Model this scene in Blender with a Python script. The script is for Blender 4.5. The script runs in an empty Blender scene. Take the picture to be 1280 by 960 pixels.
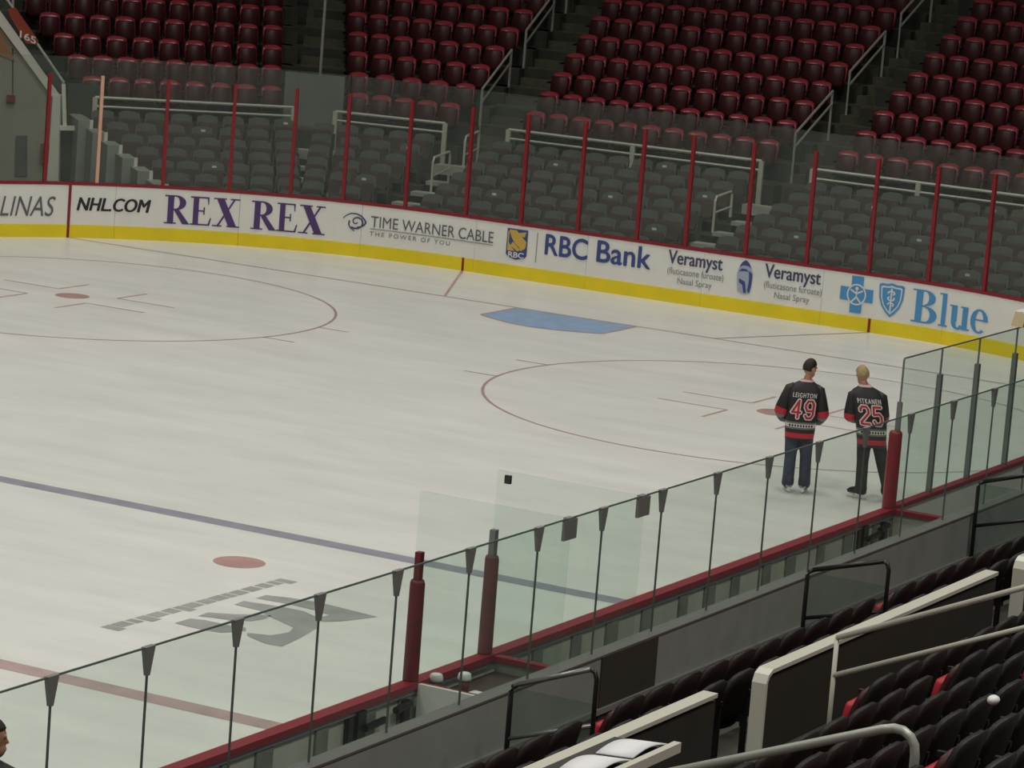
import bpy, math, random
from mathutils import Vector, Matrix
random.seed(7)
scene = bpy.context.scene
C = scene.collection

# ------------------------------------------------------------------ camera, world, lights, exposure
cam_d = bpy.data.cameras.new('camera')
cam_d.sensor_width = 36.0
cam_d.lens = 4365.26 / 1280 * 36.0
cam_d.clip_start, cam_d.clip_end = 0.5, 400
cam = bpy.data.objects.new('camera', cam_d)
C.objects.link(cam)
CAM = Vector((28.2107, -55.3155, 9.0898))
FW = Vector((-0.46310385, 0.87077217, -0.16519883))
RT = Vector((0.87405424, 0.47958186, 0.07765583))
UP = Vector((-0.14684689, 0.10843003, 0.98319831))
cam.matrix_world = Matrix(((RT.x, UP.x, -FW.x, CAM.x), (RT.y, UP.y, -FW.y, CAM.y), (RT.z, UP.z, -FW.z, CAM.z), (0, 0, 0, 1)))
scene.camera = cam

def in_view(P, m=25):                       # only used to leave out repeats that the photograph cannot show
    d = Vector(P) - CAM
    z = d.dot(FW)
    x, y = 640 + 4365.26 * d.dot(RT) / z, 480 - 4365.26 * d.dot(UP) / z
    return -m < x < 1280 + m and -m < y < 960 + m

world = bpy.data.worlds.new('arena_air')
scene.world = world
world.use_nodes = True
world.node_tree.nodes['Background'].inputs[0].default_value = (1.0, 0.97, 0.88, 1)
world.node_tree.nodes['Background'].inputs[1].default_value = 0.055

def area(name, loc, sx, sy, power, spread):
    l = bpy.data.lights.new(name, 'AREA')
    l.shape = 'RECTANGLE'
    l.size, l.size_y = sx, sy
    l.energy = power
    l.color = (1.0, 0.975, 0.9)
    l.spread = math.radians(spread)
    o = bpy.data.objects.new(name, l)
    o.location = loc
    C.objects.link(o)
for ly in (-48, -36, -24, -12, -1):
    for lx in (-7.5, 7.5):
        area('arena_and_fill_bank', (lx, ly, 21), 6, 3, 575, 130)

for ly in (-50, -36, -22):                   # unseen fill banks added over the near stand to brighten wall and bench backs
    area('arena_and_fill_bank', (24.5, ly, 18), 4, 3, 850, 160)

vs = scene.view_settings
vs.view_transform = 'Standard'
vs.look = 'None'
vs.exposure = 0.0
vs.gamma = 1.0
vs.use_curve_mapping = False

# ------------------------------------------------------------------ materials
MATS = {}
def mat(name, col, rough=0.6, metal=0.0, spec=0.5, var=0.0, scale=8.0, bump=0.0):
    if name in MATS:
        return MATS[name]
    m = bpy.data.materials.new(name)
    m.use_nodes = True
    nt = m.node_tree
    b = nt.nodes['Principled BSDF']
    b.inputs['Base Color'].default_value = (*col, 1)
    b.inputs['Roughness'].default_value = rough
    b.inputs['Metallic'].default_value = metal
    b.inputs['Specular IOR Level'].default_value = spec
    if var or bump:
        tc = nt.nodes.new('ShaderNodeTexCoord')
        n = nt.nodes.new('ShaderNodeTexNoise')
        n.inputs['Scale'].default_value = scale
        n.inputs['Detail'].default_value = 4
        nt.links.new(tc.outputs['Object'], n.inputs['Vector'])
        if var:
            r = nt.nodes.new('ShaderNodeValToRGB')
            r.color_ramp.elements[0].position = 0.3
            r.color_ramp.elements[1].position = 0.7
            r.color_ramp.elements[0].color = (*[c * (1 - var) for c in col], 1)
            r.color_ramp.elements[1].color = (*[min(1, c * (1 + var)) for c in col], 1)
            nt.links.new(n.outputs['Fac'], r.inputs['Fac'])
            nt.links.new(r.outputs['Color'], b.inputs['Base Color'])
        if bump:
            bn = nt.nodes.new('ShaderNodeBump')
            bn.inputs['Strength'].default_value = bump
            bn.inputs['Distance'].default_value = 0.02
            nt.links.new(n.outputs['Fac'], bn.inputs['Height'])
            nt.links.new(bn.outputs['Normal'], b.inputs['Normal'])
    MATS[name] = m
    return m

def glass_mat(name, tint, haze, hazecol=(0.8, 0.82, 0.8)):
    m = bpy.data.materials.new(name)
    m.use_nodes = True
    nt = m.node_tree
    nt.nodes.clear()
    out = nt.nodes.new('ShaderNodeOutputMaterial')
    tr = nt.nodes.new('ShaderNodeBsdfTransparent')
    tr.inputs[0].default_value = (*tint, 1)
    df = nt.nodes.new('ShaderNodeBsdfDiffuse')
    df.inputs[0].default_value = (*hazecol, 1)  # diffuse haze colour stands in for ice and ambient light reflected in the glass
    gl = nt.nodes.new('ShaderNodeBsdfGlossy')
    gl.inputs['Roughness'].default_value = 0.03
    m1 = nt.nodes.new('ShaderNodeMixShader')
    tc = nt.nodes.new('ShaderNodeTexCoord')
    ns = nt.nodes.new('ShaderNodeTexNoise')
    ns.inputs['Scale'].default_value = 2.5
    mr = nt.nodes.new('ShaderNodeMapRange')
    mr.inputs['To Min'].default_value = haze * 0.75
    mr.inputs['To Max'].default_value = haze * 1.25
    nt.links.new(tc.outputs['Object'], ns.inputs['Vector'])
    nt.links.new(ns.outputs['Fac'], mr.inputs['Value'])
    nt.links.new(mr.outputs['Result'], m1.inputs[0])
    nt.links.new(tr.outputs[0], m1.inputs[1])
    nt.links.new(df.outputs[0], m1.inputs[2])
    fr = nt.nodes.new('ShaderNodeFresnel')
    fr.inputs['IOR'].default_value = 1.3
    m2 = nt.nodes.new('ShaderNodeMixShader')
    ge = nt.nodes.new('ShaderNodeNewGeometry')          # only the entry face of a pane mirrors; no total reflection inside the thin sheet
    sub = nt.nodes.new('ShaderNodeMath'); sub.operation = 'SUBTRACT'; sub.inputs[0].default_value = 0.6
    mul = nt.nodes.new('ShaderNodeMath'); mul.operation = 'MULTIPLY'; mul.use_clamp = True
    nt.links.new(ge.outputs['Backfacing'], sub.inputs[1])
    nt.links.new(sub.outputs[0], mul.inputs[0]); nt.links.new(fr.outputs[0], mul.inputs[1])
    nt.links.new(mul.outputs[0], m2.inputs[0])
    nt.links.new(m1.outputs[0], m2.inputs[1])
    nt.links.new(gl.outputs[0], m2.inputs[2])
    nt.links.new(m2.outputs[0], out.inputs[0])
    MATS[name] = m
    return m

def ice_mat():
    m = bpy.data.materials.new('ice')
    m.use_nodes = True
    nt = m.node_tree
    b = nt.nodes['Principled BSDF']
    tc = nt.nodes.new('ShaderNodeTexCoord')
    mp = nt.nodes.new('ShaderNodeMapping')
    mp.inputs['Scale'].default_value = (0.35, 1.2, 1)
    mp.inputs['Rotation'].default_value = (0, 0, 0.5)
    n1 = nt.nodes.new('ShaderNodeTexNoise'); n1.inputs['Scale'].default_value = 1.1; n1.inputs['Detail'].default_value = 8; n1.inputs['Roughness'].default_value = 0.65
    nt.links.new(tc.outputs['Object'], mp.inputs[0]); nt.links.new(mp.outputs[0], n1.inputs['Vector'])
    r = nt.nodes.new('ShaderNodeValToRGB')
    r.color_ramp.elements[0].position = 0.3; r.color_ramp.elements[0].color = (0.66, 0.665, 0.63, 1)
    r.color_ramp.elements[1].position = 0.72; r.color_ramp.elements[1].color = (0.80, 0.80, 0.755, 1)
    nt.links.new(n1.outputs['Fac'], r.inputs['Fac']); nt.links.new(r.outputs['Color'], b.inputs['Base Color'])
    n2 = nt.nodes.new('ShaderNodeTexNoise'); n2.inputs['Scale'].default_value = 14; n2.inputs['Detail'].default_value = 6
    mp2 = nt.nodes.new('ShaderNodeMapping'); mp2.inputs['Scale'].default_value = (0.3, 1.5, 1); mp2.inputs['Rotation'].default_value = (0, 0, -0.4)
    nt.links.new(tc.outputs['Object'], mp2.inputs[0]); nt.links.new(mp2.outputs[0], n2.inputs['Vector'])
    bn = nt.nodes.new('ShaderNodeBump'); bn.inputs['Strength'].default_value = 0.15; bn.inputs['Distance'].default_value = 0.01
    nt.links.new(n2.outputs['Fac'], bn.inputs['Height']); nt.links.new(bn.outputs['Normal'], b.inputs['Normal'])
    b.inputs['Roughness'].default_value = 0.32
    b.inputs['Specular IOR Level'].default_value = 0.4
    MATS['ice'] = m
    return m

ice_mat()
glass_mat('bench_glass', (0.90, 0.94, 0.92), 0.018, (0.75, 0.85, 0.78))
glass_mat('end_glass', (0.90, 0.93, 0.91), 0.038, (0.60, 0.67, 0.62))
glass_mat('divider_glass', (0.94, 0.965, 0.952), 0.012, (0.75, 0.85, 0.78))
glass_mat('rail_glass', (0.80, 0.85, 0.82), 0.04, (0.6, 0.66, 0.62))
W = mat('board_white', (0.82, 0.81, 0.77), 0.35, var=0.03, scale=2)
YEL = mat('kick_yellow', (0.84, 0.66, 0.012), 0.4, var=0.05, scale=2)
RED = mat('board_red', (0.25, 0.010, 0.024), 0.4)
PAD = mat('pad_red', (0.13, 0.007, 0.013), 0.55, var=0.1, scale=5)
POST = mat('post_red', (0.27, 0.008, 0.015), 0.4)
SAL = mat('post_bare', (0.75, 0.42, 0.30), 0.4)
STEEL = mat('steel_grey', (0.19, 0.20, 0.20), 0.4, 0.3)
DSTEEL = mat('bracket_dark', (0.24, 0.25, 0.24), 0.45, 0.2)
BLACK = mat('black_metal', (0.012, 0.012, 0.013), 0.4)
RAILW = mat('rail_cream', (0.62, 0.61, 0.52), 0.35)
RAILG = mat('rail_steel', (0.42, 0.43, 0.38), 0.35, 0.2)
CONC = mat('dark_concrete', (0.050, 0.050, 0.040), 0.85, var=0.25, scale=3, bump=0.2)
STEPL = mat('pale_step', (0.40, 0.40, 0.35), 0.7, var=0.1, scale=4)
WALLG = mat('grey_wall', (0.27, 0.29, 0.275), 0.6, var=0.08, scale=3)
WALLD = mat('grey_wall_dark', (0.065, 0.062, 0.055), 0.6, var=0.1, scale=3)
CREAM = mat('cream_wall', (0.34, 0.33, 0.26), 0.7, var=0.06, scale=2)
WTRIM = mat('white_trim', (0.80, 0.79, 0.70), 0.5)
SEATR = mat('seat_red', (0.33, 0.030, 0.045), 0.28, var=0.12, scale=5)
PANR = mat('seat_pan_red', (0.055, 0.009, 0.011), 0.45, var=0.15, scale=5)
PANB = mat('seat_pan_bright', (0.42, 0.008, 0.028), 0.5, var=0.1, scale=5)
SHELL = mat('seat_shell_dark', (0.010, 0.007, 0.006), 0.5, spec=0.35, var=0.2, scale=6)
SGREY = mat('seat_grey', (0.085, 0.092, 0.086), 0.7, var=0.15, scale=5)
SGREYR = mat('seat_grey_red', (0.075, 0.045, 0.043), 0.7)
WHITE = mat('white_plastic', (0.78, 0.78, 0.75), 0.5)
PAPER = mat('paper', (0.80, 0.80, 0.82), 0.8)
BACKP = mat('board_back_panel', (0.52, 0.51, 0.44), 0.5, var=0.12, scale=2.5)
BACKF = mat('board_back_frame', (0.22, 0.23, 0.20), 0.5, var=0.2, scale=4)
BLUEST = mat('board_steel_edge', (0.20, 0.24, 0.29), 0.35, 0.2)
DESK = mat('desk_dark', (0.035, 0.032, 0.028), 0.6)
GREENP = mat('green_curtain', (0.050, 0.062, 0.052), 0.8)

# ------------------------------------------------------------------ helpers
class MB:
    def __init__(s):
        s.v, s.f, s.m = [], [], []
    def add(s, vs_, fs, mi=0):
        o = len(s.v)
        s.v += [tuple(p) for p in vs_]
        for f in fs:
            s.f.append(tuple(i + o for i in f)); s.m.append(mi)
        return s
    def hexa(s, p, mi=0):                     # 4 bottom, 4 top
        return s.add(p, [(3, 2, 1, 0), (4, 5, 6, 7), (0, 1, 5, 4), (1, 2, 6, 5), (2, 3, 7, 6), (3, 0, 4, 7)], mi)
    def box(s, x0, x1, y0, y1, z0, z1, mi=0):
        return s.hexa([(x0, y0, z0), (x1, y0, z0), (x1, y1, z0), (x0, y1, z0), (x0, y0, z1), (x1, y0, z1), (x1, y1, z1), (x0, y1, z1)], mi)
    def tube(s, pts, r, n=8, mi=0, cap=True):
        pts = [Vector(p) for p in pts]
        rr = r if isinstance(r, (list, tuple)) else [r] * len(pts)
        rings = []
        for i, p in enumerate(pts):
            d = (pts[min(i + 1, len(pts) - 1)] - pts[max(i - 1, 0)]).normalized()
            a = Vector((0, 0, 1)) if abs(d.z) < 0.9 else Vector((1, 0, 0))
            e1 = d.cross(a).normalized(); e2 = d.cross(e1)
            rings.append([p + (e1 * math.cos(2 * math.pi * k / n) + e2 * math.sin(2 * math.pi * k / n)) * rr[i] for k in range(n)])
        return s.loft(rings, cap, mi)
    def loft(s, rings, cap=True, mi=0, mis=None):
        n = len(rings[0]); o = len(s.v)
        for rg in rings:
            s.v += [tuple(p) for p in rg]
        for i in range(len(rings) - 1):
            for k in range(n):
                k2 = (k + 1) % n
                s.f.append((o + i * n + k, o + i * n + k2, o + (i + 1) * n + k2, o + (i + 1) * n + k))
                s.m.append(mis[i] if mis else mi)
        if cap:
            s.f.append(tuple(o + k for k in range(n))[::-1]); s.m.append(mis[0] if mis else mi)
            b = o + (len(rings) - 1) * n
            s.f.append(tuple(b + k for k in range(n))); s.m.append(mis[-1] if mis else mi)
        return s
    def ball(s, c, r, n=10, mi=0):
        rx, ry, rz = r if isinstance(r, (tuple, list)) else (r, r, r)
        rings = []
        for i in range(1, n):
            t = math.pi * i / n
            rings.append([(c[0] + rx * math.sin(t) * math.cos(2 * math.pi * k / (n + 2)), c[1] + ry * math.sin(t) * math.sin(2 * math.pi * k / (n + 2)), c[2] - rz * math.cos(t)) for k in range(n + 2)])
        return s.loft(rings, True, mi)
    def prism(s, poly, f0, f1, mi=0):         # 2D polygon mapped by two functions (front, back)
        a = [f0(*p) for p in poly]; b = [f1(*p) for p in poly]
        n = len(poly)
        fs = [tuple(range(n)), tuple(range(2 * n - 1, n - 1, -1))] + [(i, n + i, n + (i + 1) % n, (i + 1) % n) for i in range(n)]
        return s.add(a + b, fs, mi)
    def mesh(s, name, mats, smooth=False):
        me = bpy.data.meshes.new(name)
        me.from_pydata(s.v, [], s.f)
        for m in (mats if isinstance(mats, (list, tuple)) else [mats]):
            me.materials.append(m)
        if any(s.m):
            me.polygons.foreach_set('material_index', s.m)
        if smooth:
            me.polygons.foreach_set('use_smooth', [True] * len(me.polygons))
        me.update()
        return me
    def build(s, name, mats, parent=None, smooth=False, loc=None, rotz=0):
        return put(name, s.mesh(name, mats, smooth), parent, loc, rotz)

def put(name, me, parent=None, loc=None, rotz=0):
    o = bpy.data.objects.new(name, me)
    C.objects.link(o)
    if parent: o.parent = parent
    if loc: o.location = loc
    if rotz: o.rotation_euler = (0, 0, rotz)
    return o
def tag(o, label, cat, group=None, kind=None):
    o['label'] = label; o['category'] = cat
    if group: o['group'] = group
    if kind: o['kind'] = kind
    return o
def thing(name, label, cat, loc=(0, 0, 0), rotz=0, group=None, kind=None):
    return tag(put(name, None, None, loc, rotz), label, cat, group, kind)
ORD = 'zeroth first second third fourth fifth sixth seventh eighth ninth tenth eleventh twelfth thirteenth fourteenth fifteenth sixteenth'.split()

# ------------------------------------------------------------------ rink outline: t runs along the end boards, t = X on the straight
RAD, HX, YE = 8.534, 12.95, 3.353
CX, CY = HX - RAD, YE - RAD
QT = RAD * math.pi / 2
def bp(t, z, off=0.0):
    s = 1 if t > 0 else -1
    a = abs(t)
    if a <= CX: return Vector((t, YE - off, z))
    th = (a - CX) / RAD
    if th <= math.pi / 2:
        return Vector((s * (CX + (RAD - off) * math.sin(th)), CY + (RAD - off) * math.cos(th), z))
    return Vector((s * (HX - off), CY - (a - CX - QT), z))

# ------------------------------------------------------------------ ice and its markings
ice_pts = []
for k in range(25):
    a = math.pi / 2 * k / 24
    ice_pts.append((CX + RAD * math.sin(a), CY + RAD * math.cos(a)))
YC = -27.127
ring = ice_pts + [(x, 2 * YC - y) for x, y in reversed(ice_pts)]
ring = ring + [(-x, y) for x, y in reversed(ring)]
ice = MB().prism(ring, lambda x, y: (x, y, 0), lambda x, y: (x, y, -0.04)).build('floor', MATS['ice'])
tag(ice, 'white scraped ice sheet with faded red and blue markings', 'ice', kind='structure')
def imat(n, c): return mat(n, c, 0.35, spec=0.4, var=0.12, scale=3)
I_RED = imat('ice_red', (0.48, 0.29, 0.29)); I_DOT = imat('ice_dot', (0.44, 0.27, 0.25)); I_BLUE = imat('ice_blue', (0.29, 0.29, 0.35))
I_CREASE = imat('ice_crease', (0.27, 0.41, 0.62)); I_LINE = imat('ice_line', (0.40, 0.27, 0.28)); I_LOGO = imat('ice_logo', (0.34, 0.345, 0.335))
I_CEN = imat('ice_centre', (0.45, 0.33, 0.32))
def strip(name, x0, x1, y0, y1, m, z=0.002):
    return MB().add([(x0, y0, z), (x1, y0, z), (x1, y1, z), (x0, y1, z)], [(0, 1, 2, 3)]).build(name, m, ice)
def seg(name, p, q, w, m, z=0.002):
    p, q = Vector((*p, z)), Vector((*q, z))
    d = (q - p).normalized(); n = Vector((-d.y, d.x, 0)) * w / 2
    return MB().add([p - n, q - n, q + n, p + n], [(0, 1, 2, 3)]).build(name, m, ice)
def disc(name, c, r0, r1, m, n=64, a0=0, a1=2 * math.pi, z=0.002):
    b = MB(); vs_ = []; fs = []
    for k in range(n + 1):
        a = a0 + (a1 - a0) * k / n
        vs_ += [(c[0] + r0 * math.cos(a), c[1] + r0 * math.sin(a), z), (c[0] + r1 * math.cos(a), c[1] + r1 * math.sin(a), z)]
    fs = [(2 * k, 2 * k + 1, 2 * k + 3, 2 * k + 2) for k in range(n)]
    return b.add(vs_, fs).build(name, m, ice)
strip('goal_line', -11.15, 11.15, -0.025, 0.025, I_LINE, 0.003)
seg('trapezoid_line', (-2.743, 0), (-4.267, 3.34), 0.05, I_RED, 0.004)
seg('trapezoid_line', (2.743, 0), (4.267, 3.34), 0.05, I_LINE, 0.004)
strip('blue_line', -12.93, 12.93, -19.81, -19.51, I_BLUE)
strip('centre_line', -12.93, 12.93, -27.28, -26.98, I_CEN)
b = MB()
pl = [(-1.22, -0.03), (1.22, -0.03), (1.22, -1.37)] + [(1.22 - 2.44 * k / 12, -1.37 - 0.46 * math.sin(math.pi * k / 12)) for k in range(1, 12)] + [(-1.22, -1.37)]
b.add([(x, y, 0.0025) for x, y in pl], [tuple(range(len(pl)))[::-1]]).build('goal_crease', I_CREASE, ice)
b = MB()
for k in range(len(pl)):
    p, q = Vector((*pl[k], 0.004)), Vector((*pl[(k + 1) % len(pl)], 0.004))
    d = (q - p).normalized(); n = Vector((-d.y, d.x, 0)) * 0.025
    b.add([p - n, q - n, q + n, p + n], [(0, 1, 2, 3)])
b.build('goal_crease_outline', I_RED, ice)
for sx in (-1, 1):
    c = (6.706 * sx, -6.096)
    disc('face_off_circle', c, 4.55, 4.60, I_LINE, 96)
    disc('face_off_dot', c, 0, 0.30, I_DOT, 32)
    for ax in (-1, 1):
        for ay in (-1, 1):
            p = (c[0] + 0.62 * ax, c[1] + 0.46 * ay)
            seg('face_off_mark', p, (p[0] + 1.2 * ax, p[1]), 0.05, I_RED)
            seg('face_off_mark', p, (p[0], p[1] + 0.9 * ay), 0.05, I_RED, 0.0025)
            hy = c[1] + 0.86 * ay
            hx = c[0] + ax * math.sqrt(4.57 ** 2 - 0.86 ** 2)
            seg('hash_mark', (hx, hy), (hx + 0.6 * ax, hy), 0.05, I_LINE)
    disc('neutral_dot', (6.706 * sx, -21.336), 0, 0.31, I_DOT, 32)
LOGO = [
 [(7.86, -24.38), (7.86, -24.08), (8.02, -24.02), (8.36, -24.02), (8.52, -23.98), (8.60, -24.10), (8.46, -24.36), (8.30, -24.40), (8.08, -24.40)],
 [(7.86, -23.93), (7.84, -23.70), (8.10, -23.55), (8.30, -23.35), (8.42, -23.30), (8.44, -23.48), (8.40, -23.68), (8.22, -23.82), (8.02, -23.86)],
 [(7.84, -23.17), (7.82, -22.95), (8.05, -22.90), (8.30, -22.86), (8.55, -22.85), (8.85, -23.0), (9.07, -23.4), (9.18, -23.9), (9.25, -24.40), (9.05, -24.42), (8.72, -24.27), (8.66, -24.16), (8.90, -24.06), (8.96, -23.8), (8.88, -23.58), (8.62, -23.45), (8.40, -23.34), (8.20, -23.2)],
 [(7.84, -22.73), (7.84, -22.52), (8.10, -22.42), (8.45, -22.36), (9.28, -22.46), (9.10, -22.95), (8.97, -23.12), (8.82, -23.05), (8.86, -22.80), (8.62, -22.72), (8.38, -22.70), (8.16, -22.70)],
]
for L_ in LOGO:
    MB().add([(x, y, 0.003) for x, y in L_], [tuple(range(len(L_)))]).build('ice_logo', I_LOGO, ice)
y = -25.12
random.seed(3)
while y < -21.8:                                   # illegible small grey line of print above the logo
    w = random.uniform(0.12, 0.24); h = random.choice((0.17, 0.17, 0.24))
    k = (y + 25.12) / 3.4
    strip('ice_logo_print', 7.40 + 0.10 * k, 7.40 + 0.10 * k + h, y, y + w, I_LOGO)
    y += w + random.uniform(0.015, 0.05)
random.seed(7)

# concrete slab the arena stands on
g = MB().box(-40, 40, -70, 40, -0.30, -0.05).build('floor_slab', CONC)
tag(g, 'dark concrete floor slab around the ice', 'floor', kind='structure')

# ------------------------------------------------------------------ end boards
wall_end = thing('wall_end', 'white end boards with printed adverts and yellow kick plate', 'boards', kind='structure')
def run(t0, t1, z0, z1, o0, o1, n=None):
    n = n or max(1, int(abs(t1 - t0) / 0.25))
    rings = []
    for k in range(n + 1):
        t = t0 + (t1 - t0) * k / n
        rings.append([bp(t, z0, o0), bp(t, z0, o1), bp(t, z1, o1), bp(t, z1, o0)])
    return MB().loft(rings)
T0, T1 = -26.0, CX + QT + 11.55
t = T0
while t < T1 - 0.1:
    te = min(t + 2.44, T1)
    run(t + 0.003, te - 0.003, 0.0, 1.03, 0.0, -0.06).build('board_panel', W, wall_end)
    run(t + 0.002, te - 0.002, 0.0, 0.255, 0.012, -0.001).build('kick_plate', YEL, wall_end)
    run(t, te, 1.031, 1.085, 0.012, -0.10).build('board_cap', RED, wall_end)
    t = te
for tt, z0, z1, w in ((-12.28, 0, 1.03, 0.055), (-4.267, 0, 0.255, 0.05), (4.267, 0, 0.255, 0.05), (12.28, 0, 1.03, 0.055)):
    run(tt - w / 2, tt + w / 2, z0, z1, 0.016, 0.001, 1).build('red_stripe', RED, wall_end)

# ---- lettering
def text_pts(body, bold=0.0, shear=0.0, space=1.0, fat=0.0):
    cu = bpy.data.curves.new('lettering', 'FONT')
    cu.body = body; cu.offset = bold; cu.shear = shear; cu.space_character = space
    cu.resolution_u = 4
    o = bpy.data.objects.new('lettering', cu)
    C.objects.link(o)
    bpy.context.view_layer.update()
    dg = bpy.context.evaluated_depsgraph_get()
    me = bpy.data.meshes.new_from_object(o.evaluated_get(dg))
    V = [tuple(v.co[:2]) for v in me.vertices]
    F = [tuple(p.vertices) for p in me.polygons]
    bpy.data.objects.remove(o); bpy.data.meshes.remove(me); bpy.data.curves.remove(cu)
    x0, x1 = min(v[0] for v in V), max(v[0] for v in V)
    y0, y1 = min(v[1] for v in V), max(v[1] for v in V)
    Vn = [((v[0] - x0) / (x1 - x0), (v[1] - y0) / (y1 - y0)) for v in V]
    if fat:                                   # heavier strokes: overlaid shifted copies
        n = len(Vn); O_ = [(-fat, 0), (fat, 0), (0, fat * 2), (0, -fat * 2), (0, 0)]
        F = [tuple(i + n * k for i in f) for k in range(5) for f in F]
        Vn = [(x + dx, y + dy, .0005 * k) for k, (dx, dy) in enumerate(O_) for x, y in Vn]
    else:
        Vn = [(x, y, 0.0) for x, y in Vn]
    return Vn, F
OFF = 0.010
def board_text(name, body, t0, t1, z0, z1, m, bold=0.0, shear=0.0, space=1.0, fat=0.0):
    V, F = text_pts(body, bold, shear, space, fat)
    return MB().add([bp(t0 + (t1 - t0) * x, z0 + (z1 - z0) * y, OFF + d) for x, y, d in V], F).build(name, m, wall_end)
def shapes(name, polys, t0, t1, z0, z1, m, off=OFF):
    b = MB()
    for i, P in enumerate(polys):
        b.add([bp(t0 + (t1 - t0) * x, z0 + (z1 - z0) * y, off + (i % 8) * .00025) for x, y in P], [tuple(range(len(P)))])
    return b.build(name, m, wall_end)
def arcs(cx, cy, ro, ri, a0, a1, n=14):
    out = []
    for k in range(n):
        q = [math.radians(a0 + (a1 - a0) * (k + d) / n) for d in (0, 1)]
        out.append([(cx + ro[0] * math.cos(q[0]), cy + ro[1] * math.sin(q[0])), (cx + ro[0] * math.cos(q[1]), cy + ro[1] * math.sin(q[1])),
                    (cx + ri[0] * math.cos(q[1]), cy + ri[1] * math.sin(q[1])), (cx + ri[0] * math.cos(q[0]), cy + ri[1] * math.sin(q[0]))])
    return out
def rc(x0, x1, y0, y1): return [(x0, y0), (x1, y0), (x1, y1), (x0, y1)]
GL = {
 'R': [rc(.13, .38, 0, 1), rc(0, .42, .95, 1), rc(0, .50, 0, .045), [(.38, .50), (.58, .52), (1.06, 0), (.76, 0)], rc(.36, .48, .955, 1), rc(.36, .48, .485, .53)] + arcs(.46, .742, (.42, .258), (.16, .205), -90, 90) ,
 'E': [rc(.13, .38, 0, 1), rc(0, .84, .95, 1), rc(0, .90, 0, .05), rc(.38, .62, .48, .53), [(.84, 1), (.76, 1), (.80, .74), (.84, .74)], [(.80, 0), (.90, 0), (.97, .28), (.92, .28)], rc(.60, .66, .38, .64)],
 'X': [[(.12, 1), (.40, 1), (.92, 0), (.62, 0)], [(.78, 1), (.85, 1), (.23, 0), (.15, 0)], rc(.02, .50, .955, 1), rc(.64, 1.0, .955, 1), rc(0, .36, 0, .045), rc(.54, 1.02, 0, .045)],
 'B': [rc(.14, .40, 0, 1), rc(0, .55, .955, 1), rc(0, .60, 0, .05), rc(.36, .55, .49, .54)] + arcs(.50, .765, (.40, .235), (.14, .19), -90, 90) + arcs(.54, .255, (.46, .255), (.18, .205), -90, 90),
 'l': [rc(.30, .75, 0, 1), rc(0, .75, .955, 1), rc(.05, 1.0, 0, .05)],
 'u': [rc(.10, .36, .22, .70), rc(0, .36, .655, .70), rc(.62, .88, .02, .70), rc(.52, .88, .655, .70), rc(.62, 1.0, 0, .05)] + arcs(.42, .22, (.32, .24), (.10, .17), 180, 330),
 'e': [rc(.14, .90, .36, .41)] + arcs(.50, .35, (.48, .37), (.22, .31), 5, 310) + [[(.72, .41), (.98, .41), (.98, .36), (.72, .36)]],
}
PURP = mat('ink_purple', (0.085, 0.040, 0.17), 0.5); INKB = mat('ink_black', (0.020, 0.020, 0.025), 0.5)
INKG = mat('ink_grey', (0.12, 0.13, 0.14), 0.5); INKGL = mat('ink_grey_light', (0.24, 0.25, 0.26), 0.5)
INKBL = mat('ink_royal', (0.045, 0.075, 0.26), 0.5); INKN = mat('ink_navy', (0.060, 0.070, 0.145), 0.5)
SKY = mat('ink_sky', (0.075, 0.31, 0.62), 0.5); INKY = mat('ink_gold', (0.62, 0.42, 0.08), 0.5); INKW = mat('ink_white', (0.74, 0.74, 0.71), 0.5)
board_text('lettering', 'LINAS', -13.70, -12.56, .41, .80, INKG, 0.0, 0.25)
board_text('lettering', 'NHL.COM', -12.12, -10.67, .54, .795, INKB, 0.0, 0.22, 1.0, 0.008)
for t0 in (-10.39, -8.69):
    for ch, a, w in (('R', 0, .475), ('E', .505, .43), ('X', .945, .525)):
        shapes('letter_' + ch.lower(), GL[ch], t0 + a, t0 + a + w, .353, .915, PURP)
board_text('lettering', 'TIME WARNER CABLE', -6.29, -3.64, .615, .835, INKG, 0.0)
run(-6.30, -3.65, .575, .587, 0.010, 0.0).build('underline', INKGL, wall_end)
board_text('lettering', 'THE POWER OF YOU', -6.30, -4.59, .445, .53, INKGL, 0.008, 0, 1.35)
# eye and ear spiral mark
b = MB(); P = []
for k in range(46):                                  # spiral
    a = math.radians(70 - k * 15.5); rr = 0.045 + 0.0021 * k
    P.append((-6.60 + rr * 1.18 * math.cos(a), .69 + rr * math.sin(a)))
P += [(-6.70, .56), (-6.62, .51)]
def stroke(P, w0, w1, name, m):
    b = MB()
    n = len(P)
    L_, R_ = [], []
    for i, p in enumerate(P):
        q0, q1 = P[max(i - 1, 0)], P[min(i + 1, n - 1)]
        d = Vector((q1[0] - q0[0], q1[1] - q0[1])).normalized()
        w = (w0 + (w1 - w0) * i / (n - 1)) / 2
        L_.append((p[0] - d.y * w, p[1] + d.x * w)); R_.append((p[0] + d.y * w, p[1] - d.x * w))
    for i in range(n - 1):
        b.add([bp(*q, OFF) for q in (L_[i], L_[i + 1], R_[i + 1], R_[i])], [(0, 1, 2, 3)])
    return b.build(name, m, wall_end)
SP = []
for k in range(40):
    a = math.radians(-20 - k * 12); rr = 0.015 + 0.0034 * k
    SP.append((-6.585 + rr * 1.15 * math.cos(a), .685 + rr * 0.95 * math.sin(a)))
stroke(SP, 0.022, 0.034, 'emblem', INKN)
stroke([(-6.86, .735), (-6.79, .80), (-6.70, .84), (-6.60, .845), (-6.50, .81), (-6.43, .75), (-6.39, .69)], 0.018, 0.034, 'emblem', INKN)
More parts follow.
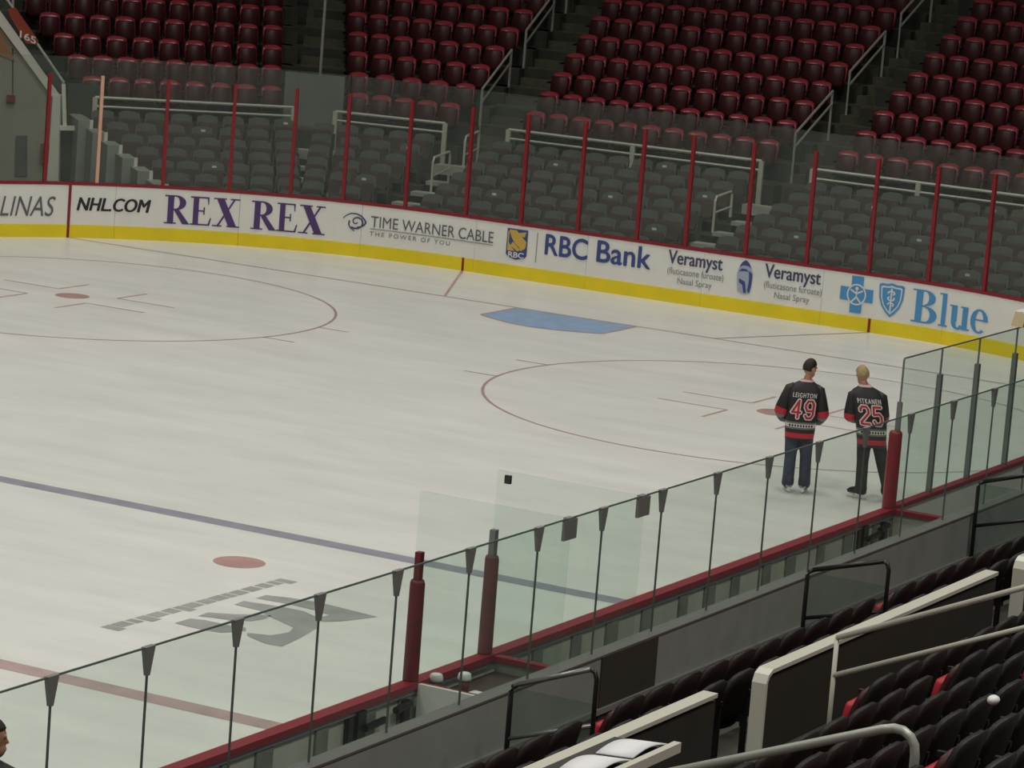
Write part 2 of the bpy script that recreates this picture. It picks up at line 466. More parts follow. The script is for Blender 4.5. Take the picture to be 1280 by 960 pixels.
stroke([(-6.39, .69), (-6.43, .63), (-6.50, .595), (-6.57, .585)], 0.034, 0.02, 'emblem', INKN)
stroke([(-6.73, .70), (-6.74, .62), (-6.70, .555), (-6.62, .505)], 0.034, 0.02, 'emblem', INKN)
# bank shield
shapes('emblem_shield', [[(0, 1), (0, .16), (.12, .07), (.5, .0), (.88, .07), (1, .16), (1, 1)]], -3.345, -2.895, .365, .958, INKBL)
shapes('emblem_lion', [[(.10, .96), (.45, .96), (.70, .78), (.96, .62), (.92, .40), (.70, .30), (.62, .42), (.42, .52), (.22, .72)], [(.04, .90), (.12, .92), (.10, .55), (.28, .38), (.42, .28), (.06, .28)],
        [(.30, .58), (.70, .34), (.55, .28), (.20, .44)], [(.55, .88), (.92, .94), (.86, .76), (.70, .78)]], -3.345, -2.895, .365, .958, INKY, 0.013)
board_text('lettering', 'RBC', -3.29, -2.95, .405, .515, INKW, 0.02).location.y = -0.006
run(-2.695, -2.683, .37, .945, 0.010, 0.0, 1).build('divider_bar', INKGL, wall_end)
board_text('lettering', 'RBC', -2.50, -1.60, .555, .945, INKBL, 0.0, 0, 1, .012)
board_text('lettering', 'Bank', -1.385, -.255, .56, .965, INKBL, 0.0, 0, 1, .010)
for d in (0.0, 1.995):
    board_text('lettering', 'Veramyst', .115 + d, 1.235 + d, .655, .985, INKN, 0.0, 0, 1, .006)
    board_text('lettering', '(fluticasone furoate)', .115 + d, 1.28 + d, .50, .665, INKGL, 0.0)
    board_text('lettering', 'Nasal Spray', .34 + d, 1.05 + d, .335, .485, INKGL, 0.0)
LEAF = [(.5, 1), (.70, .93), (.86, .78), (.95, .55), (.92, .28), (.84, .03), (.62, 0), (.38, 0), (.16, .05), (.08, .3), (.05, .55), (.14, .78), (.30, .93)]
shapes('spray_emblem', [LEAF], 1.53, 1.885, .365, .995, mat('ink_pale_blue', (0.40, 0.44, 0.55), 0.5))
shapes('spray_emblem', [[(.5, 1), (.70, .93), (.84, .78), (.62, .84), (.38, .84), (.16, .78), (.30, .93)], [(.72, .70), (.93, .62), (.92, .28), (.84, .03), (.70, .1), (.76, .4)],
        [(.18, .44), (.55, .36), (.66, .03), (.50, .03), (.40, .26), (.2, .32)], [(.14, .64), (.30, .74), (.56, .74), (.74, .66), (.55, .68), (.30, .66)]], 1.53, 1.885, .365, .995, INKBL, 0.013)
shapes('cross_emblem', [[(.32, 1), (.68, 1), (.68, .68), (1, .68), (1, .32), (.68, .32), (.68, 0), (.32, 0), (.32, .32), (0, .32), (0, .68), (.32, .68)]], 3.64, 4.29, .32, .995, SKY)
shapes('cross_emblem_figure', arcs(.5, .5, (.295, .295), (.25, .25), 0, 360, 24) + [[(.485, .62), (.515, .62), (.515, .42), (.485, .42)], [(.30, .60), (.32, .64), (.5, .56), (.5, .50)], [(.70, .60), (.68, .64), (.5, .56), (.5, .50)],
        [(.49, .46), (.34, .30), (.38, .28), (.52, .42)], [(.51, .46), (.66, .30), (.62, .28), (.48, .42)]] + arcs(.5, .67, (.05, .05), (0, 0), 0, 360, 10), 3.64, 4.29, .32, .995, INKW, 0.013)
SH = [(0, .92), (.10, .96), (.28, .95), (.5, .99), (.72, .95), (.90, .96), (1, .92), (.97, .55), (.86, .30), (.68, .12), (.5, .0), (.32, .12), (.14, .30), (.03, .55)]
def sc(P, k): return [(.5 + (x - .5) * k, .52 + (y - .52) * k) for x, y in P]
shapes('shield_emblem', [SH], 4.395, 4.90, .335, .965, SKY)
shapes('shield_emblem', [sc(SH, .84)], 4.395, 4.90, .335, .965, INKW, 0.012)
shapes('shield_emblem', [sc(SH, .74)], 4.395, 4.90, .335, .965, SKY, 0.014)
shapes('shield_emblem', [rc(.47, .53, .16, .84)] + arcs(.5, .70, (.16, .075), (.09, .035), -60, 200, 8) + arcs(.5, .54, (.16, .075), (.09, .035), 120, 400, 8) + arcs(.5, .37, (.14, .07), (.08, .03), -60, 200, 8), 4.395, 4.90, .335, .965, INKW, 0.016)
for ch, a, w in (('B', 0, .52), ('l', .55, .20), ('u', .775, .44), ('e', 1.215, .40)):
    shapes('letter_' + ch, GL[ch], 5.07 + a, 5.07 + a + w, .325, .925, SKY)

# ------------------------------------------------------------------ glass over the end boards
wall_glass = thing('wall_glass', 'tall hazy safety glass with red posts above the end boards', 'glass', kind='structure')
# posts by t (arc length) : straight ones measured, the corner ones follow the curve
pt = [-15.85, -14.25, -12.80, -11.75, -10.45, -9.15, -7.95, -6.90, -5.62, -4.31, -3.09, -1.86, -.60, .42, 1.66, 2.90, 4.14, 5.33, 6.50, 7.72, 8.95, 10.2, 11.45]
def hz(t): return 3.17
for i, t in enumerate(pt):
    m = SAL if i == 3 else POST
    c = bp(t, 0, -0.03)
    run(t - 0.032, t + 0.032, 1.085, hz(t), 0.0, -0.07, 1).build('glass_post', m, wall_glass)
    if i < len(pt) - 1:
        run(t + 0.006, pt[i + 1] - 0.006, 1.09, 3.52, -0.03, -0.042, 4).build('glass_pane', MATS['end_glass'], wall_glass)

# ------------------------------------------------------------------ far stand
def backrest_mesh(w, z0, z1, tilt, th, name, m, curve=0.05, nx=6, nz=4, sink=0.05):
    b = MB(); V = []; F = []
    for side in (0, 1):
        for j in range(nz + 1):
            for i in range(nx + 1):
                x = -1 + 2 * i / nx
                k = j / nz
                top = z1 - sink * abs(x) ** 3
                z = z0 + (top - z0) * k
                y = 0.06 - (0.06 + tilt) * k + curve * x * x - (th if side else 0) + (0.012 if 0 < k < 1 and not side else 0)
                V.append((x * w / 2 * (0.93 + 0.07 * math.sin(math.pi * k)), y, z))
    n = (nx + 1) * (nz + 1)
    def id_(s, i, j): return s * n + j * (nx + 1) + i
    for j in range(nz):
        for i in range(nx):
            F.append((id_(0, i, j), id_(0, i, j + 1), id_(0, i + 1, j + 1), id_(0, i + 1, j)))
            F.append((id_(1, i, j), id_(1, i + 1, j), id_(1, i + 1, j + 1), id_(1, i, j + 1)))
    for i in range(nx):
        F.append((id_(0, i, nz), id_(1, i, nz), id_(1, i + 1, nz), id_(0, i + 1, nz)))
        F.append((id_(0, i, 0), id_(0, i + 1, 0), id_(1, i + 1, 0), id_(1, i, 0)))
    for j in range(nz):
        F.append((id_(0, 0, j), id_(1, 0, j), id_(1, 0, j + 1), id_(0, 0, j + 1)))
        F.append((id_(0, nx, j), id_(0, nx, j + 1), id_(1, nx, j + 1), id_(1, nx, j)))
    b.add(V, F)
    return b.mesh(name, m, True)
M_BACK = backrest_mesh(0.46, 0.42, 0.86, 0.06, 0.05, 'backrest', SEATR)
M_PAN = MB().loft([[(x * w, y + dy, z) for x, y, z in ((-.5, 0, 0), (.5, 0, 0), (.5, .06, 0), (-.5, .06, 0))] and
                   [(-w / 2, 0.10 + dy, z), (w / 2, 0.10 + dy, z), (w / 2 * .94, 0.17 + dy, z), (-w / 2 * .94, 0.17 + dy, z)] for w, dy, z in ((.34, .03, .33), (.40, .01, .40), (.42, -.01, .55), (.41, -.04, .74), (.36, -.045, .775))]).mesh('seat_pan', PANR, True)
M_ARM = MB().box(.245, .275, -.07, -.02, 0, .60).box(.24, .28, -.08, .20, .60, .64).box(.25, .27, -.02, .16, .34, .40).mesh('armrest', BLACK)
M_SHELL = backrest_mesh(0.485, 0.36, 0.875, 0.075, 0.045, 'back_shell', SHELL, 0.05, 8, 4, 0.065)
for v in M_SHELL.vertices: v.co.y -= 0.055
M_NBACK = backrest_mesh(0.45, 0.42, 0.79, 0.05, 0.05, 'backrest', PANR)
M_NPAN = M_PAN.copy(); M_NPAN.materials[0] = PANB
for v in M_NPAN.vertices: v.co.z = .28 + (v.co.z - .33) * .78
b = MB()
b.add([], [])
gb = backrest_mesh(0.47, 0.38, 0.80, 0.05, 0.05, 'g', SGREY, 0.03, 4, 2, 0.04)
M_GREY = MB().add([v.co[:] for v in gb.vertices], [tuple(p.vertices) for p in gb.polygons]).loft([[(-w / 2, .09 + d, z), (w / 2, .09 + d, z), (w / 2, .15 + d, z), (-w / 2, .15 + d, z)] for w, d, z in ((.36, .02, .30), (.42, 0, .40), (.42, -.02, .62), (.36, -.03, .66))], True, 1).box(-.26, -.235, -.05, .18, 0.0, .58, 0).mesh('retractable_seat', [SGREY, SGREYR])
M_PLATE = MB().box(-.045, .045, .10, .11, .70, .745).mesh('number_plate', WHITE)

TREAD, RISE, ZTOP = 0.85, 0.378, 2.50
SECT = [  # name, right end of the front red row, angle, left x, left drift per row, right drift per row, rows, phrase
 ('S1', (-12.58, 9.17), 45.0, -3.92, -0.20, 0.17, 8, 'corner block beside tunnel'),
 ('S2', (-8.75, 10.34), 10.4, -2.11, -0.36, 0.025, 9, 'narrow block'),
 ('S3', (-1.49, 11.05), 2.4, -5.42, -0.12, 0.02, 12, 'wide middle block'),
 ('S4', (0.41, 10.81), 0.0, 0.0, 0.0, 0.0, 13, 'rightmost block'),
]
sw = thing('stepped_side_wall', 'pale stepped side wall flanking the grey corner seats', 'wall', kind='structure')
SIDEG = mat('side_wall_grey', (.30, .31, .28), .6, var=.06, scale=3)
for name, R0, ang, xl, dl, dr, rows, phrase in SECT:
    a = math.radians(ang)
    e = Vector((math.cos(a), math.sin(a), 0)); n = Vector((-math.sin(a), math.cos(a), 0)); O = Vector((*R0, 0))
    def at(x, y, z): return O + e * x + n * y + Vector((0, 0, z))
    stand = thing('seating_stand', 'dark concrete terrace steps under the ' + phrase, 'stand', kind='structure')
    for j in range(-8, rows):
        if j >= 0:
            y, zt = TREAD * j, ZTOP + RISE * j
            x0, x1 = xl + dl * j, dr * j
        else:
            k = -1 - j
            y, zt = -1.5 - 0.8 * k, 1.93 - 0.16 * k
            x0, x1 = xl * (1 - 0.02 * k), 0.0
            if name == 'S1': x0, x1 = xl + 0.19 * k * .94, -0.16 * k * .94
            if name == 'S2': x0, x1 = xl + 0.30 * k * .94 - .2, -0.02 * k
            if name == 'S3': x0, x1 = xl + 0.10 * k, 0.0
        if name == 'S4': x0, x1 = 0.0, 6.6
        fl = zt - (0.86 if j >= 0 else 0.80)
        if j > -8:
            wide0 = 1.7 if name != 'S4' else 1.0
            wide1 = 0.5 if name != 'S4' else 1.5
            if name == 'S1': wide0 = .32 if j < 3 else 2.5
            yf, yb = (y - 0.62, y + 0.24) if j >= 0 else (y - 0.55, y + 0.26)
            if j == -1: yb = 0.0 - 0.60
            if j == 0: yf = -0.75
            MB().hexa([at(x0 - wide0, yf, 0 if j < 0 else fl - .75), at(x1 + wide1, yf, 0 if j < 0 else fl - .75), at(x1 + wide1, yb, 0 if j < 0 else fl - .75), at(x0 - wide0, yb, 0 if j < 0 else fl - .75),
                       at(x0 - wide0, yf, fl), at(x1 + wide1, yf, fl), at(x1 + wide1, yb, fl), at(x0 - wide0, yb, fl)]).build('tier', CONC, stand)
            if name == 'S1' and j < 0:
                q0, q1, zz = x0 - .62, x0 - .33, fl + .62
                MB().hexa([at(q0, yf - .05, 0), at(q1, yf - .05, 0), at(q1, yb, 0), at(q0, yb, 0), at(q0, yf - .05, zz), at(q1, yf - .05, zz), at(q1, yb, zz), at(q0, yb, zz)]).build('step_panel', SIDEG, sw)
                MB().hexa([at(q1 - .05, yf - .07, zz - .40), at(q1 + .02, yf - .07, zz - .40), at(q1 + .02, yf - .05, zz - .40), at(q1 - .05, yf - .05, zz - .40), at(q1 - .05, yf - .07, zz + .02), at(q1 + .02, yf - .07, zz + .02), at(q1 + .02, yf - .05, zz + .02), at(q1 - .05, yf - .05, zz + .02)]).build('step_edge', WTRIM, sw)
            cnt = int((x1 - x0) / 0.53 + .2) + 1
            for i in range(cnt):
                x = x0 + (x1 - x0) * i / max(1, cnt - 1)
                p = at(x, y, fl)
                if not in_view(p + Vector((0, 0, .8)), 30): continue
                if j >= 0:
                    s = thing('stadium_seat', 'maroon folded seat, %s row above white railing, %s from left, %s' % (ORD[j + 1], ORD[i + 1], phrase), 'seat', p, a + math.pi, 'maroon seats of the far stand')
                    put('backrest', M_BACK, s); put('seat_pan', M_PAN, s); put('armrest', M_ARM, s)
                else:
                    s = tag(put('retractable_seat', M_GREY, None, p, a + math.pi), 'grey folded seat, %s row below white railing, %s from left, %s' % (ORD[-j], ORD[i + 1], phrase), 'seat', 'grey seats behind the end glass')
                    if (i * 7 + j * 5) % 11 == 0: put('number_plate', M_PLATE, s)
    # railing in front of the maroon rows
    xr0, xr1 = xl - 0.15, 0.25
    if name == 'S4': xr0, xr1 = -0.35, 6.6
    if name == 'S1': xr0, xr1 = xl - 0.1, 0.3
    rail = thing('guard_rail', 'cream double railing in front of the maroon %s' % phrase, 'railing', group='railings between grey and maroon seats')
    MB().tube([at(xr0, -.95, 2.14), at(xr1, -.95, 2.14)], .035, 6).build('top_bar', RAILW, rail)
    MB().tube([at(xr0, -.95, 1.95), at(xr1, -.95, 1.95)], .028, 6).build('lower_bar', RAILW, rail)
    np_ = max(2, int((xr1 - xr0) / 2.2) + 1)
    for i in range(np_):
        x = xr0 + (xr1 - xr0) * i / (np_ - 1)
        MB().hexa([at(x - .05, -.98, 1.13), at(x + .05, -.98, 1.13), at(x + .05, -.92, 1.13), at(x - .05, -.92, 1.13), at(x - .05, -.98, 2.14), at(x + .05, -.98, 2.14), at(x + .05, -.92, 2.14), at(x - .05, -.92, 2.14)]).build('rail_post', RAILW, rail)

# aisles of the far stand: steps, handrails, hoops
def aisle(o, ang, label, rows, lower=True, w=1.0):
    a = math.radians(ang); e = Vector((math.cos(a), math.sin(a), 0)); n = Vector((-math.sin(a), math.cos(a), 0)); O = Vector((*o, 0))
    def at(x, y, z): return O + e * x + n * y + Vector((0, 0, z))
    st = thing('aisle_stairs', label, 'stairs', kind='structure')
    def step(y0, y1, z0, z1, ww, m):
        MB().hexa([at(-ww / 2, y0, z0), at(ww / 2, y0, z0), at(ww / 2, y1, z0), at(-ww / 2, y1, z0), at(-ww / 2, y0, z1), at(ww / 2, y0, z1), at(ww / 2, y1, z1), at(-ww / 2, y1, z1)]).build('step', m, st)
    STEPD = mat('aisle_step', (0.085, 0.088, 0.062), 0.8, var=0.2, scale=4)
    for j in range(rows):
        fl = ZTOP - .86 + RISE * j
        step(TREAD * j - .18, TREAD * j + .24, fl - .5, fl + .015, w, STEPD)
        step(TREAD * j + .24, TREAD * j + .67, fl - .5, fl + RISE / 2, w, STEPD)
    if lower:
        for k in range(7):
            fl = 1.93 - .80 - .16 * k
            ww = (1.02, .75, .80, 1.0, .7, .7, .6)[k]
            step(-1.5 - .8 * k - .50, -1.5 - .8 * k - .18, fl + .02, fl + .10 + (.12 if k == 0 else 0), ww, STEPL)
    return at, n
def handrail(at, x, y0, y1, z_off, label, group='handrails in the far aisles'):
    r = thing('handrail', label, 'handrail', group=group)
    def fz(y): return ZTOP - .86 + RISE / TREAD * y + z_off
    MB().tube([at(x, y0, fz(y0) - .05), at(x, y0, fz(y0) + 1.0), at(x, y1, fz(y1) + 1.0), at(x, y1, fz(y1) - .05)], .03, 6).build('rail_frame', RAILG, r)
    MB().tube([at(x, y0, fz(y0) + .70), at(x, y1, fz(y1) + .72)], .026, 6).build('mid_bar', RAILG, r)
def hoop(at, x, y0, y1, zb, zt, label):
    r = thing('hoop_rail', label, 'handrail', group='hoop rails on the grey seat stairs')
    MB().tube([at(x, y0, zb), at(x, y0, zt - .08), at(x, y0 + .06, zt), at(x, y1 - .06, zt + .06), at(x, y1, zt), at(x, y1, zb + .25)], .026, 6).build('rail_frame', RAILW, r)
    MB().tube([at(x, y0, zb + (zt - zb) * .55), at(x, y1, zb + (zt - zb) * .65)], .02, 6).build('mid_bar', RAILW, r)
AT_B, _ = aisle((-7.85, 10.62), 9.4, 'pale lower and dark upper steps left of the wide middle block', 9)
for i, (y0, y1) in enumerate(((.42, 2.15), (3.05, 4.85), (5.75, 7.5))):
    handrail(AT_B, -.42, y0, y1, 0, '%s handrail up the stairs left of the wide middle block' % ORD[i + 1].capitalize())
hoop(AT_B, -.10, -3.2, -2.2, 0.75, 1.62, 'pale hoop rail, lower one on the stairs left of the wide middle block')
hoop(AT_B, .05, -1.75, -.9, 1.10, 1.98, 'pale hoop rail, upper one on the stairs left of the wide middle block')
AT_C, _ = aisle((-.54, 10.93), 1.0, 'pale lower and dark upper steps right of the wide middle block', 11)
for i, (y0, y1) in enumerate(((.15, 1.95), (2.82, 4.65), (5.5, 7.3))):
    handrail(AT_C, -.38, y0, y1, 0, '%s handrail up the stairs right of the wide middle block' % ORD[i + 1].capitalize())
hoop(AT_C, -.22, -4.0, -3.2, .95, 1.66, 'pale hoop rail on the stairs right of the wide middle block')
AT_A, _ = aisle((-11.75, 9.75), 30.0, 'pale lower and dark upper steps between narrow block and corner block', 7)
AT_D, _ = aisle((7.2, 10.9), 0.0, 'pale steps past the rightmost block', 4, True, 1.1)
hoop(AT_D, -.35, -5.4, -4.6, .9, 1.75, 'pale hoop rail at the photo edge past the rightmost block')
pole = tag(MB().tube([(-12.18, 10.5, 1.0), (-12.18, 10.5, 6.2)], .035, 8).tube([(-12.18, 10.5, 1.0), (-12.18, 10.5, 1.15)], .09, 8).build('pole', RAILG), 'tall bare vertical pole between corner block and narrow block', 'pole')
pan = MB().box(-.66, .66, -.03, .03, 1.2, 2.80).mesh('low_wall', mat('pale_screen', (0.20, 0.215, 0.20), 0.7, var=.08, scale=2))
tag(put('low_wall', pan, None, (-11.9, 9.85, 0), math.radians(22)), 'pale grey low wall at the foot of the bare pole', 'wall', kind='structure')

# ------------------------------------------------------------------ corner tunnel at the far left
PW = Vector((-6.2001, 9.3876, 0)); RH = Vector((0.8767017, 0.4810345, 0)); NH = Vector((-0.4810345, 0.8767017, 0))
def wp(a, z, d=0.0): return PW + RH * (a * .965) + NH * d + Vector((0, 0, .318 + .965 * z))
def slab(name, poly, d0, d1, m, parent=None):
    return MB().prism(poly, lambda a, z: wp(a, z, d0), lambda a, z: wp(a, z, d1)).build(name, m, parent)
tun = tag(slab('wall_tunnel', [(-16, -.38), (-10.30, -.38), (-10.42, 1.86), (-11.68, 3.43), (-13.3, 5.4), (-16, 5.4)], 0, .25, CREAM), 'cream tunnel wall with slanting top edge', 'wall', kind='structure')
slab('wall_coping', [(-10.36, 1.80), (-10.32, 1.92), (-11.62, 3.53), (-13.3, 5.6), (-13.4, 5.5), (-11.72, 3.42)], -.06, .27, WTRIM, tun)
slab('orange_panel', [(-12.6, 3.0), (-11.30, 2.62), (-11.62, 3.20), (-12.6, 4.3)], -.02, 0, mat('panel_orange', (0.36, 0.20, 0.10), 0.6), tun)
slab('jamb', [(-10.47, -.38), (-10.20, -.38), (-10.28, 1.95), (-10.44, 1.95)], -.08, .30, WTRIM, tun)
slab('panel_door', [(-11.17, .12), (-10.91, .14), (-10.96, 1.02), (-11.20, 1.0)], -.03, 0, mat('door_grey', (0.10, 0.11, 0.11), .6), tun)
slab('dark_line', [(-11.33, 1.82), (-11.30, 1.82), (-11.36, 2.9), (-11.39, 2.9)], -.015, 0, WALLD, tun)
al = tag(slab('alarm_box', [(-11.44, 1.72), (-11.26, 1.72), (-11.26, 1.88), (-11.44, 1.88)], -.07, 0, mat('alarm_red', (.22, .03, .025), .5)), 'small red alarm box on the cream tunnel wall', 'alarm')
ex = thing('extinguisher_cabinet', 'red framed extinguisher cabinet beside the white tunnel jamb', 'cabinet')
slab('frame', [(-10.64, .48), (-10.46, .48), (-10.46, .88), (-10.64, .88)], -.10, -.0, mat('cabinet_red', (.26, .05, .045), .5), ex)
slab('pane', [(-10.60, .56), (-10.50, .56), (-10.50, .80), (-10.60, .80)], -.115, -.10, WALLD, ex)
par = tag(slab('ramp_glass', [(-10.30, 1.95), (-10.26, 2.22), (-11.62, 3.94), (-12.9, 5.5), (-13.2, 5.4), (-11.62, 3.52)], .3, .32, MATS['rail_glass']), 'slanted green glass guard above the tunnel wall', 'glass', kind='structure')
MB().tube([wp(-10.26, 2.2, .31), wp(-11.62, 3.94, .31), wp(-12.9, 5.55, .31)], .03, 6).build('guard_bar', RAILG, par)
MB().tube([wp(-11.47, 3.6, .36), wp(-11.50, 4.6, .36)], .03, 6).build('guard_post', RAILG, par)
ban = thing('section_banner', 'slanted red banner with white number 165 above the tunnel', 'banner')
slab('cloth', [(-11.52, 3.58), (-11.56, 3.72), (-11.40, 3.76), (-10.86, 3.08), (-10.90, 2.99), (-11.12, 3.0)], .24, .26, mat('banner_red', (.30, .05, .025), .6), ban)
V, F = text_pts('165', 0.02)
MB().add([wp(-11.27 + .36 * x, 3.12 - .13 * x + .16 * y, .23) for x, y, _ in V], F).build('lettering', INKW, ban)
fr = thing('portal_frame', 'white beam and slim post framing the dark tunnel opening', 'frame', kind='structure')
slab('beam', [(-10.26, 1.19), (-9.74, 1.22), (-9.74, 1.32), (-10.26, 1.29)], 0, .1, WTRIM, fr)
slab('beam_end', [(-9.82, 1.04), (-9.72, 1.04), (-9.72, 1.30), (-9.82, 1.30)], -.01, .1, WTRIM, fr)
slab('slim_post', [(-10.20, 1.25), (-10.12, 1.25), (-10.20, 2.2), (-10.28, 2.2)], .05, .12, WTRIM, fr)
slab('curtain', [(-10.26, -.38), (-9.55, -.38), (-9.55, 1.22), (-10.26, 1.22)], .2, .25, GREENP, fr)
slab('curtain_upper', [(-10.2, 1.28), (-9.45, 1.30), (-9.5, 2.15), (-10.25, 2.15)], .9, .95, GREENP, fr)
# ------------------------------------------------------------------ near side boards with the benches
XB = HX
near = thing('wall_bench', 'low dasher boards of the players benches with red cap', 'boards', kind='structure')
MB().box(XB, XB + .05, -50, -16.78, 0, 1.0).build('rink_face', W, near)
MB().box(XB - .02, XB + .12, -50, -16.78, 1.0, 1.065).build('board_cap', RED, near)
MB().box(XB + .05, XB + .10, -50, -16.78, .955, 1.0).build('steel_edge', BLUEST, near)
random.seed(11)
y = -37.0
while y < -16.9:
    w = random.choice((.42, .55, .62, .70))
    y2 = min(y + w, -16.80)
    if not (-28.15 < y < -26.65):
        MB().box(XB + .05, XB + .065, y + .01, y2 - .01, .02, .95).build('back_panel', BACKP, near)
    w2 = random.choice((.12, .2, .26))
    MB().box(XB + .05, XB + .085, y2, min(y2 + w2, -16.79), .02, .95).build('back_frame', BACKF, near)
    y = y2 + w2
random.seed(7)
HARD = mat('latch_black', (.018, .018, .02), .4, .4)
for (yc, kind) in ((-29.1, 0), (-28.42, 1), (-17.62, 0), (-17.12, 1)):
    lt = put('gate_latch', None, near)
    lt['label'] = ({(-29.1, 0): 'black sliding gate latch on bench boards left of the tall padded post', (-28.42, 1): 'black angled gate hinge on bench boards nearest the white divider', (-17.62, 0): 'black sliding gate latch on bench boards below the number 25 jersey', (-17.12, 1): 'black angled gate hinge at the far bench corner'}[(yc, kind)])
    if kind == 0:
        MB().box(XB + .065, XB + .13, yc - .16, yc - .02, .66, 1.0 - .02).build('plate', HARD, lt)
        MB().tube([(XB + .14, yc - .05, .82), (XB + .15, yc + .27, .84)], .035, 8).build('bolt', HARD, lt)
        MB().box(XB + .065, XB + .12, yc - .30, yc - .22, .60, .95).build('catch', HARD, lt)
    else:
        MB().box(XB + .065, XB + .13, yc - .02, yc + .08, .55, .93).build('plate', HARD, lt)
        MB().tube([(XB + .14, yc - .20, .88), (XB + .14, yc + .05, .90)], .035, 8).build('arm', HARD, lt)
XG = 14.47
def divider(y, label, pillar_top, light):
    d = thing('bench_divider', label, 'divider', kind='structure')
    MB().box(XB + .12, XG, y - .03, y + .01, 0, 1.05 if light else 1.0).build('panel', W if light else BACKF, d)
    MB().box(XB + .10, XG - .65 if not light else XG - .72, y - .05 if not light else y + .011, y + .05, 1.0, 1.05).build('cap', RED, d)
    MB().box(XB - .02, XG + .01, y - .008, y + .008, 1.05, 2.83).build('glass_pane', MATS['divider_glass'], d)
    b_ = MB()
    b_.box(XG - .04, XG + .012, y - .055, y + .055, 2.66, 2.84).box(XG - .012, XG + .016, y - .12, y + .12, 2.64, 2.82)
    b_.build('corner_clamp', DSTEEL, d)
    return d
dl = divider(-28.18, 'glass topped white divider at the nearer side of the gap between benches', 2.27, True)
dr_ = divider(-26.72, 'glass topped divider at the farther side of the gap between benches', 2.27, False)
MB().box(XB + .03, XB + .09, -26.68, -26.64, 2.70, 2.78).build('clip', BLACK, dr_)
dn = thing('bench_divider', 'low red capped divider at the far end of the bench', 'divider', kind='structure')
MB().box(XB + .10, XG, -16.82, -16.76, 0, 1.0).build('panel', BACKP, dn)
MB().box(XB + .10, XG - .6, -16.86, -16.74, 1.0, 1.055).build('cap', RED, dn)
def padded(y, z1, z2, label, w=.075, m=PAD, m2=PAD):
    p = thing('padded_post', label, 'post', (XB + .03, y, 1.06))
    rr = [(.0, w), (.02, w), (z1 - 1.06, w * .95), (z1 - 1.03, w * .8)]
    MB().tube([(0, 0, z) for z, _ in rr], [r_ for _, r_ in rr], 10).build('pad', m, p, True)
    if z2: MB().box(-.03, .03, -.035, .035, z1 - 1.04, z2 - 1.06).build('upper_post', m2, p)
padded(-28.20, 1.98, 2.27, 'tall dark red padded post nearer of two at the bench gap')
padded(-26.80, 1.99, 2.27, 'tall grey topped maroon padded post farther of two at the bench gap', .072, mat('pad_maroon', (.13, .03, .032), .6), STEEL)
padded(-16.84, 1.97, None, 'red padded post right of the number 25 jersey', .085, RED)
# rink-side glass past the bench
ng = thing('wall_side_glass', 'tall side glass with grey posts past the bench', 'glass', kind='structure')
py = [-16.80, -15.57, -14.30, -12.97, -11.7, -10.4]
for i, y in enumerate(py):
    w = .035 if i else .016
    MB().box(XB + .0, XB + .06, y - w, y + w, 1.06, 2.55 if i else 2.35).build('glass_post', STEEL, ng)
    MB().box(XB + .02, XB + .04, y - .008, y + .008, 2.35, 2.87).build('glass_joint', STEEL, ng)
    if i < len(py) - 1:
        MB().box(XB + .024, XB + .036, y + .01, py[i + 1] - .01, 1.06, 2.87).build('glass_pane', MATS['bench_glass'], ng)
        MB().box(XB + .022, XB + .038, y + .01, py[i + 1] - .01, 2.87, 2.885).build('top_trim', STEEL, ng)
box_ = thing('goal_lamp_box', 'small beige box on top of the side glass at the photo edge', 'box', (XB + .03, -12.9, 2.9))
MB().hexa([(-.08, -.13, 0), (.08, -.13, 0), (.08, .30, 0), (-.08, .30, 0), (-.08, -.02, .17), (.08, -.02, .17), (.08, .30, .17), (-.08, .30, .17)]).build('housing', mat('beige', (.50, .40, .22), .6), box_)
MB().box(-.09, .09, -.02, .31, .17, .185).build('lid', WTRIM, box_)
# bench-back wall and its glass
bw = tag(MB().box(XG - .05, XG + .09, -50, -8, 0, 1.45).build('wall_stand', WALLG), 'grey wall between the players bench and the stand', 'wall', kind='structure')
MB().box(XG - .06, XG + .10, -50, -8, 1.45, 1.47).build('wall_top', mat('wall_top_dark', (.13, .13, .12), .5), bw)
MB().box(XG + .09, XG + .13, -50, -8, .92, .97).build('wall_rail', mat('wall_top_grey', (.22, .22, .20), .5), bw)
MB().box(XG + .09, XG + .105, -27.5, -26.35, .3, 1.45).build('dark_door', mat('door_brown', (.045, .04, .032), .6), bw)
bg = thing('wall_back_glass', 'low clear glass row with dark clips behind the players bench', 'glass', kind='structure')
gy = [-35.93 - 1.215 * k for k in range(4, 0, -1)] + [-35.93, -34.75, -33.57, -32.39, -31.19, -29.98, -28.76, -27.53, -26.31, -25.11, -23.91, -22.68, -21.45, -20.20, -18.94, -17.67, -16.42, -15.15, -13.9]
for i in range(len(gy) - 1):
    y0, y1 = gy[i], gy[i + 1]
    MB().box(XG - .006, XG + .006, y0 + .008, y1 - .008, 1.46, 2.825).build('glass_pane', MATS['bench_glass'], bg)
    MB().box(XG - .007, XG + .007, y0 + .008, y1 - .008, 2.825, 2.838).build('pane_edge', mat('glass_edge', (.13, .17, .15), .15), bg)
    MB().box(XG - .008, XG + .008, y0 - .006, y0 + .006, 1.46, 2.8).build('joint', mat('joint_dark', (.10, .12, .11), .4), bg)
    MB().hexa([(XG - .016, y0 - .018, 2.62), (XG + .016, y0 - .018, 2.62), (XG + .016, y0 + .018, 2.62), (XG - .016, y0 + .018, 2.62),
               (XG - .02, y0 - .065, 2.84), (XG + .02, y0 - .065, 2.84), (XG + .02, y0 + .065, 2.84), (XG - .02, y0 + .065, 2.84)]).build('clip', DSTEEL, bg)
